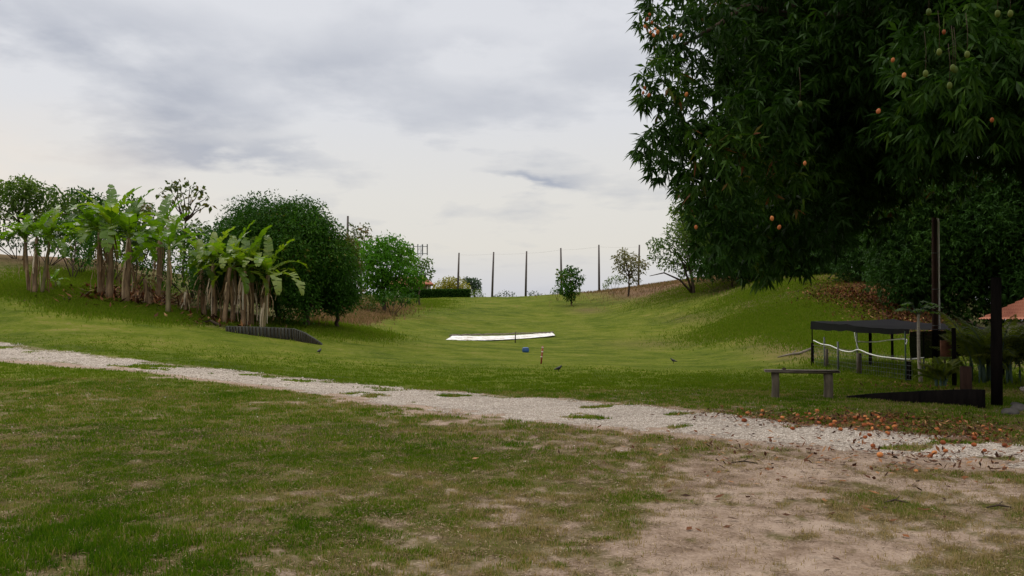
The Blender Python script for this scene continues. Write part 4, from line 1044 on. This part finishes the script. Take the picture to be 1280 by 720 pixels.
Q = [(k*4+e, k*4+4+e, k*4+4+(e+1) % 4, k*4+(e+1) % 4) for k in range(8) for e in range(4)]+[(0,1,2,3),(35,34,33,32)]
mb = MB(); mb.add(V, Q); tag(mb.build('timber_edging', M['darkpost']), 'low black timber edging rising out of the grass right of the bench', 'edging')
for k, (px, row, r_, lab) in enumerate([(1262,518,.13,'grey rock, left of the two at the right edge'),(1276,514,.17,'larger grey rock at the very right edge by the track'),(1270,508,.10,'small grey rock behind the two bigger ones')]):
    g_ = ground(px, row); mb = MB(); mb.blob((g_.x, g_.y, g_.z+r_*.12), r_*.85, 9, 6, .22, (1.25, 1, .7)); tag(mb.build('rock', M['rock']), lab, 'rock', 'rocks at the right edge')
g_ = onx(1181, 22.3); mb = MB(); mb.box(g_+Vector((0, 0, .83)), (.28, .05, .42), .15, .01); p0 = g_
root = thing('rusty_board', g_, 'rusty brown board on a short stake beside the small palm', 'board'); mb.build('panel', M['rust'], root)
mb = MB(); mb.tube([g_+Vector((0,.045,-.1)), g_+Vector((0,.045,1.0))], .025, 8); mb.build('stake', M['post'], root)

# papaya sapling
g_ = onx(1150, 22.0); root = thing('papaya_tree', g_, 'slim papaya sapling with pale trunk and bright flat crown in front of the pen', 'papaya tree')
tp = pt(1148, 392, 22.0); mb = MB(); mb.tube([g_-Vector((0,0,.1)), g_.lerp(tp,.3)+Vector((-.03,0,0)), g_.lerp(tp,.7)+Vector((-.02,0,0)), tp], [.05,.042,.036,.03], 10, True, .05); mb.build('trunk', M['paletrunk'], root, True)
mb = MB(); Vs = []; Fs = []; n0 = 0; Rs = []
for k in range(15):
    az = k*2.399; el = R(random.uniform(5, 55)); ln = random.uniform(.28, .5); hd = Vector((math.cos(az)*math.cos(el), math.sin(az)*math.cos(el), math.sin(el)))
    e = tp+hd*ln; mb.tube([tp-Vector((0,0,.05)), tp.lerp(e, .5)+Vector((0,0,.03)), e], .007, 5)
    s_ = random.uniform(.17, .25)
    for a_ in range(7):
        an_ = az+R(-120+40*a_); q = Vector((math.cos(an_), math.sin(an_), -.35)); sd_ = Vector((-math.sin(an_), math.cos(an_), 0)); l_ = s_*(1 if 1 < a_ < 5 else .75)
        Vs += [e, e+q*l_*.55+sd_*l_*.20, e+q*l_, e+q*l_*.55-sd_*l_*.20]; Fs.append([n0, n0+1, n0+2, n0+3]); n0 += 4; Rs += [random.random()]*4
mb.build('leaf_stalk', M['green_rod'], root)
nmesh('crown', np.array([tuple(v-g_) for v in Vs]), np.array(Fs), M['papaya'], root, False, dict(rnd=np.array(Rs)))

# palms
def palm(px, d, h, nf, fl, label, spread=.3):
    g_ = onx(px, d); root = thing('areca_palm', g_, label, 'palm'); mbs = MB(); mbr = MB(); Vs = []; Rs = []
    for k in range(nf):
        az = random.uniform(0, 6.283); o_ = g_+Vector((math.cos(az), math.sin(az), 0))*spread*random.random(); sh = h*random.uniform(.15, .5)
        if k % 4 == 0: mbs.tube([o_-Vector((0,0,.1)), o_+Vector((0,0,sh))], [.035,.025], 7)
        q = o_+Vector((0, 0, sh)); e = R(random.uniform(58, 90)); pts = [q.copy()]; L2 = fl*random.uniform(.8, 1.15); hd = Vector((math.cos(az), math.sin(az), 0)); sd_ = Vector((-math.sin(az), math.cos(az), 0))
        dr_ = random.uniform(3.0, 6.5)
        for s_ in range(16):
            q = q+(hd*math.cos(e)+Vector((0,0,1))*math.sin(e))*L2/16; e -= R(dr_); pts.append(q.copy())
        mbr.tube(pts, [.012*(1-k2/20) for k2 in range(17)], 5)
        rb = random.random()*.6
        for s_ in range(4, 49):
            f_ = s_/48*16; i_ = min(int(f_), 15); p_ = pts[i_].lerp(pts[i_+1], f_-i_); tg = (pts[i_+1]-pts[i_]).normalized(); u_ = s_/48
            ll = L2*.24*math.sin(math.pi*min(1, .12+u_*.9))+.05
            for sg in (-1, 1):
                dd = (sd_*sg*.8+tg*.75+Vector((0,0,.15-.35*random.random()))).normalized(); tip = p_+dd*ll+Vector((0,0,-ll*.35)); m_ = p_+dd*ll*.5; wv = tg*.014
                Vs += [p_, m_+wv, tip, m_-wv]; Rs += [min(1, rb+.4*random.random())]*4
    mbs.build('stem', M['green_rod'], root, True); mbr.build('frond_rib', M['green_rod'], root, True)
    n_ = len(Vs); nmesh('crown', np.array([tuple(v-g_) for v in Vs]), np.arange(n_).reshape(-1, 4), M['palm'], root, False, dict(rnd=np.array(Rs)))
palm(1176, 20.6, .5, 24, .55, 'small feathery palm at the foot of the tall pole', .15)
palm(1236, 21.8, 1.5, 70, 1.20, 'big feathery palm behind the thick black post', .6)
palm(1288, 21.5, 1.15, 60, 1.15, 'feathery palm cut off by the right picture edge', .6)

# house with clay tile roof, right edge
hb = Vector((23.55, 34, Hs(23.55, 34))); root = thing('tiled_house', hb, 'low house with red clay tile roof just showing at the right edge', 'house')
mb = MB(); mb.box(hb+Vector((0, 0, .55)), (7.2, 4.4, 1.9)); mb.build('wall', M['wall'], root)
z_e = 1.42; mb = MB(); x0, x1, y0, y1 = hb.x-4.2, hb.x+4.2, 31.2, 36.8; zr = z_e+1.9
def slope(a_, b2, c_, d_, n_):   # corrugated tile courses between eave a-b and ridge d-c
    a_, b2, c_, d_ = map(Vector, (a_, b2, c_, d_)); V = []; nrm = (b2-a_).cross(d_-a_).normalized()
    if nrm.z < 0: nrm = -nrm
    rows = 14; cols = n_*6
    for r_ in range(rows*2):
        t_ = (r_//2+(r_ % 2))/rows; off = .05 if r_ % 2 == 0 else 0.0
        for k in range(cols+1):
            s_ = k/cols; V.append(a_.lerp(b2, s_).lerp(d_.lerp(c_, s_), t_)+nrm*(off+.05*abs(math.sin(math.pi*s_*n_))))
    mb.add(V, [(r_*(cols+1)+k, r_*(cols+1)+k+1, (r_+1)*(cols+1)+k+1, (r_+1)*(cols+1)+k) for r_ in range(rows*2-1) for k in range(cols)])
ra, rb_ = (x0+2.8, 34, zr), (x1-2.8, 34, zr)
slope((x0, y0, z_e), (x1, y0, z_e), rb_, ra, 34); slope((x0, y1, z_e), (x1, y1, z_e), rb_, ra, 34)
slope((x0, y0, z_e), (x0, y1, z_e), ra, ra, 26); slope((x1, y0, z_e), (x1, y1, z_e), rb_, rb_, 26)
rf_ = mb.build('roof', M['tile'], root)
mb = MB(); mb.box(hb+Vector((-1.5, -2.2, .75)), (.9, .06, .8)); mb.build('window', M['darkpost'], root)

# ------------------------------------------------------------------ grass, stones, litter (uncountable)
def in_frame(n, d0, d1, power=1.0, px0=-70, px1=1350, g=rng):
    d_ = d0+(d1-d0)*g.random(n)**power; px = g.uniform(px0, px1, n)
    return (px-640)/FPX*d_, d_
def sample(n, d0, d1, **k):
    # uniform in area over a wedge
    d_ = np.sqrt(d0*d0+(d1*d1-d0*d0)*rng.random(n)); px = rng.uniform(-80, 1360, n)
    return (px-640)/FPX*d_, d_
def blades(x, y, h, w, rnd, name, mat, lean=.6, zoff=-.005):
    n = len(x); z = H(x, y)+zoff
    az = rng.uniform(0, 2*math.pi, n); la = rng.uniform(0, 2*math.pi, n); lm = h*lean*rng.random(n)
    sx, sy = np.cos(az)*w/2, np.sin(az)*w/2; ox, oy = np.cos(la)*lm, np.sin(la)*lm
    b0 = np.stack([x-sx, y-sy, z], -1); b1 = np.stack([x+sx, y+sy, z], -1)
    m0 = np.stack([x-sx*.8+ox*.35, y-sy*.8+oy*.35, z+h*.55], -1); m1 = np.stack([x+sx*.8+ox*.35, y+sy*.8+oy*.35, z+h*.55], -1)
    tp_ = np.stack([x+ox, y+oy, z+h*np.sqrt(np.maximum(1-(lm/h)**2*.6, .15))], -1)
    V = np.stack([b0, b1, m1, m0, tp_], 1).reshape(-1, 3); k = np.arange(n)[:, None]*5
    return nmesh(name, V, [k+np.array([[0, 1, 2, 3]]), k+np.array([[3, 2, 4]])], mat, None, False, dict(rnd=np.repeat(rnd, 5)))
def grassfield(n, d0, d1, h0, w0, name, label, mat='grass', clumpf=3.2, thr=.9, dry=.0, fade=False):
    x, y = sample(n, d0, d1)
    bare = bare_field(x, y); rdv = road_rag(x, y)+.02
    cl = fbm(x*clumpf, y*clumpf, 3)
    n4 = fbm(x*13+3, y*13+1, 2); keep = (rng.random(n) > np.clip(bare*2.0+.20+(.5-n4)*1.5, 0, .982)) & (rdv < -.05) & (drive_field(x, y) < .3) & (rng.random(n) < np.clip((cl-.25)*3.2, .1, 1))
    # a few strips of grass inside the track
    if fade: keep &= rng.random(n) < sstep(34, 22, y)
    x, y, cl, bare = x[keep], y[keep], cl[keep], bare[keep]; n = len(x)
    px, row = pr(x, y)
    lush = np.exp(-((px-120)/170)**2-((row-700)/60)**2)
    h = h0*(.45+.9*rng.random(n))*(.6+.9*cl)*(1+1.3*lush); w = w0*(.6+.7*rng.random(n))*(1+.3*lush)
    rn = np.clip(rng.random(n)*.46+(fbm(x*.9+7, y*.9, 4)-.5)*.9+(fbm(x*5+7, y*5, 2)-.5)*.5+.22+bare*1.0-lush*.25+.22*sstep(500, 1000, px)*sstep(540, 600, row)+.06*sstep(300, 600, px)*sstep(520, 560, row)+(rng.random(n) < .14+dry)*.45, 0, 1)
    if fade: rn = .44+.28*rn
    o = blades(x, y, h, w, rn, name, M[mat]); return tag(o, label, 'grass', None, 'stuff')
grassfield(760000, 4.4, 10.5, .030, .0055, 'grass', 'short worn green and straw grass in the foreground', dry=.10)
grassfield(560000, 10.5, 20, .038, .011, 'grass', 'short mown grass on both sides of the gravel track', dry=.05)
grassfield(300000, 20, 34, .045, .022, 'grass', 'mown lawn grass beyond the gravel track', fade=True)
x, y = sample(420000, 4.4, 13); bb = bare_field(x, y); cl = fbm(x*9, y*9, 3)
k = (road_field(x, y) < -.1) & (rng.random(len(x)) < np.clip((cl-.42)*4, .04, 1)*np.clip(1.15-bb*1.0, .3, 1)); x, y = x[k], y[k]; n = len(x)
P = np.stack([x, y, H(x, y)+.006+rng.random(n)*.022], -1); D = unit(n)*np.array([1, 1, .2]); D /= np.linalg.norm(D, axis=1, keepdims=True)
M['straw'] = leafmat('straw', [(0, (.07,.045,.025)), (.5, (.15,.10,.055)), (.85, (.28,.20,.12)), (1, (.45,.36,.25))], .9, .1, .03, (1, .9, .7))
V, F, rn = leaf_quads(P, D, .022+.03*rng.random(n), .0045, rng.random(n)**1.4, np.tile(np.array([[0, 0, 1.]]), (n, 1))+unit(n)*.4, .03)
tag(nmesh('grass_thatch', V, F, M['straw'], None, False, dict(rnd=rn)), 'dead brown grass thatch lying between the living blades', 'dead grass', None, 'stuff')
# rough grass on banks
def rough(n, lst, h0, w0, mat, label, ymin=24, ymax=160, base=(0, 1), lean=.7):
    xs_, ys_ = [], []
    for (a, b_, sx, sy, k_) in lst:
        m_ = int(n*k_); px = rng.normal(a, sx*.8, m_); row = rng.normal(b_, sy*.8, m_)
        g_ = ground(a, b_) 
        # local scatter around the surveyed centre, in metres
        wx = sx/FPX*g_.y; 
        gt = ground(a, min(b_+sy, 600)); gb = ground(a, max(b_-sy, 300)) if b_-sy > 345 else None
        dd = abs(g_.y-gt.y)+.5
        if gb is not None: dd = max(dd, min(abs(gb.y-g_.y), dd*3))
        x = g_.x+rng.normal(0, wx*.7, m_); y = g_.y+rng.normal(0, dd*.7, m_); xs_.append(x); ys_.append(y)
    x = np.concatenate(xs_); y = np.concatenate(ys_); n_ = len(x)
    rn = np.clip(base[0]+(base[1]-base[0])*rng.random(n_), 0, 1)
    return tag(blades(x, y, h0*(.4+rng.random(n_)), w0*(.6+.8*rng.random(n_)), rn, 'grass', M[mat], lean), label, 'grass', None, 'stuff')
rough(9000, [(800,358,60,6,1),(850,351,50,5,1),(905,345,50,4,1.2),(440,396,22,8,1),(50,320,60,8,1.4),(470,384,30,6,.6)], .30, .06, 'drygrass', 'tall dry brown grass on the bank crests')
rough(26000, [(60,365,60,6,1),(150,385,50,6,1),(230,395,30,6,1),(310,402,30,4,.8),(100,350,60,10,1),(430,412,40,6,.7),(530,380,30,5,.6),(860,365,50,8,.6),(960,360,60,10,1),(1000,390,60,20,1),(1050,420,50,20,1),(940,405,60,14,.8),(1120,462,40,8,.6)],
      .13, .035, 'grass', 'rougher green grass on the banks', base=(.42, .75))

# gravel stones
def stones(n, d0, d1, s0, label):
    x, y = sample(n, d0, d1); f = road_field(x, y)
    fr = road_rag(x, y); k = ((rng.random(len(x)) < sstep(-.25, .25, fr)*(.35+.65*sstep(.35, .6, fbm(x*2, y*2, 3)))) & (fr > -.3)) | (drive_field(x, y) > .5)
    k2 = (~k) & (rng.random(n) < .004)
    k = k | (k2 & (y < 20)); x, y = x[k], y[k]; n = len(x); z = H(x, y)
    s = s0*(.35+rng.random(n)**2.2*1.6)
    O = np.array([[1,0,0],[0,1,0],[-1,0,0],[0,-1,0],[.15,.1,.75],[0,0,-.6]])
    V = O[None]*s[:, None, None]*(.7+.6*rng.random((n, 6, 1)))
    a_ = rng.uniform(0, 6.28, n); c_, s_ = np.cos(a_)[:, None], np.sin(a_)[:, None]
    V = np.stack([V[..., 0]*c_-V[..., 1]*s_+x[:, None], V[..., 0]*s_+V[..., 1]*c_+y[:, None], V[..., 2]+z[:, None]+s[:, None]*.15], -1)
    F = np.array([[0,1,4],[1,2,4],[2,3,4],[3,0,4],[1,0,5],[2,1,5],[3,2,5],[0,3,5]])
    tag(nmesh('gravel', V.reshape(-1, 3), (np.arange(n)[:, None, None]*6+F[None]).reshape(-1, 3), M['stone'], None, False, dict(rnd=np.repeat(rng.random(n), 6))), label, 'gravel', None, 'stuff')
stones(480000, 9, 20, .0085, 'pale loose gravel on the nearer part of the track')
stones(300000, 20, 45, .015, 'pale loose gravel on the far left part of the track')

# fallen leaves
def litter(lst, label, L0=.11, W0=.045, lift=.012, name='leaf_litter'):
    xs_, ys_ = [], []
    for a, b_, sx, sy, n_ in lst:
        g_ = ground(a, b_); gt = ground(a, b_+sy); wx = sx/FPX*g_.y; dd = abs(g_.y-gt.y)+.1
        xs_.append(g_.x+rng.normal(0, wx*.75, n_)); ys_.append(g_.y+rng.normal(0, dd*.8, n_))
    x = np.concatenate(xs_); y = np.concatenate(ys_); n_ = len(x)
    k = y > 3; x, y = x[k], y[k]; n_ = len(x)
    P = np.stack([x, y, H(x, y)+lift+rng.random(n_)*.02], -1); D = unit(n_)*np.array([1, 1, .28]); D[:, 2] += .12; D /= np.linalg.norm(D, axis=1, keepdims=True)
    q = np.tile(np.array([[0, 0, 1.]]), (n_, 1))+unit(n_)*.4
    V, F, rn = leaf_quads(P, D, L0*(.6+.8*rng.random(n_)), W0*(.6+.8*rng.random(n_)), rng.random(n_), q, .02)
    tag(nmesh(name, V, F, M['litter'], None, False, dict(rnd=rn)), label, 'leaf litter', None, 'stuff')
litter([(1050,528,90,6,800),(1210,541,90,9,900),(940,519,70,4,260),(1120,525,80,8,600),(1150,575,130,14,450),(1000,600,180,40,160),(900,560,180,20,160),(1150,485,60,8,500)], 'brown and orange fallen leaves along the track edge under the mango tree', .085, .032)
litter([(1090,376,36,18,9000),(1065,370,22,14,3500),(1120,397,30,8,1400),(1045,354,40,7,1300),(1100,410,40,8,700)], 'reddish brown fallen leaves on the shaded bank behind the pen', .22, .09)
litter([(150,372,40,7,900),(190,378,25,6,500),(165,365,30,7,500),(270,402,30,4,300)], 'dry banana trash on the ground below the banana plants', .45, .12, .03)

# fallen mangoes
FM = []
g = np.random.default_rng(12)
for k in range(74):
    if k < 42: px = g.normal(1045, 60); row = g.normal(527, 6)+max(0, (px-1000))*.03
    elif k < 64: px = g.uniform(1080, 1278); row = g.normal(540, 10)+(px-1100)*.05
    else: px = g.uniform(900, 1250); row = g.normal(522, 5)+(px-950)*.07
    FM.append((px, row))
FM += [(1168,569),(1145,592),(1231,566),(1163,573),(1256,560),(1182,567),(1100,572)]
for px, row in FM:
    g_ = ground(px, row); o = bpy.data.objects.new('fallen_mango', fme); C.objects.link(o); s_ = random.uniform(.45, .74)
    o.scale = (s_, s_, s_); o.location = g_+Vector((0, 0, .04*s_)); o.rotation_euler = (R(90)+random.uniform(-.3, .3), random.uniform(-.3, .3), random.uniform(0, 6.28))
    tag(o, 'ripe orange mango fallen on the ground under the big mango tree', 'mango', 'fallen mangoes along the track')
# twigs on the bare ground
for k, (px, row, ln, lab) in enumerate([(930,582,.28,'short dark twig on the bare soil right of centre'),(1250,640,.22,'thin twig near the lower right edge'),(1120,630,.2,'thin pale twig on the soil patch')]):
    g_ = ground(px, row); mb = MB(); mb.tube([g_+Vector((-ln/2, 0, .012)), g_+Vector((0, .02, .03)), g_+Vector((ln/2, -.02, .012))], [.006, .010, .005], 6, True, .2); mb.tube([g_+Vector((0, .02, .028)), g_+Vector((.06, .07, .05))], .004, 5)
    tag(mb.build('twig', M['bark']), lab, 'twig')
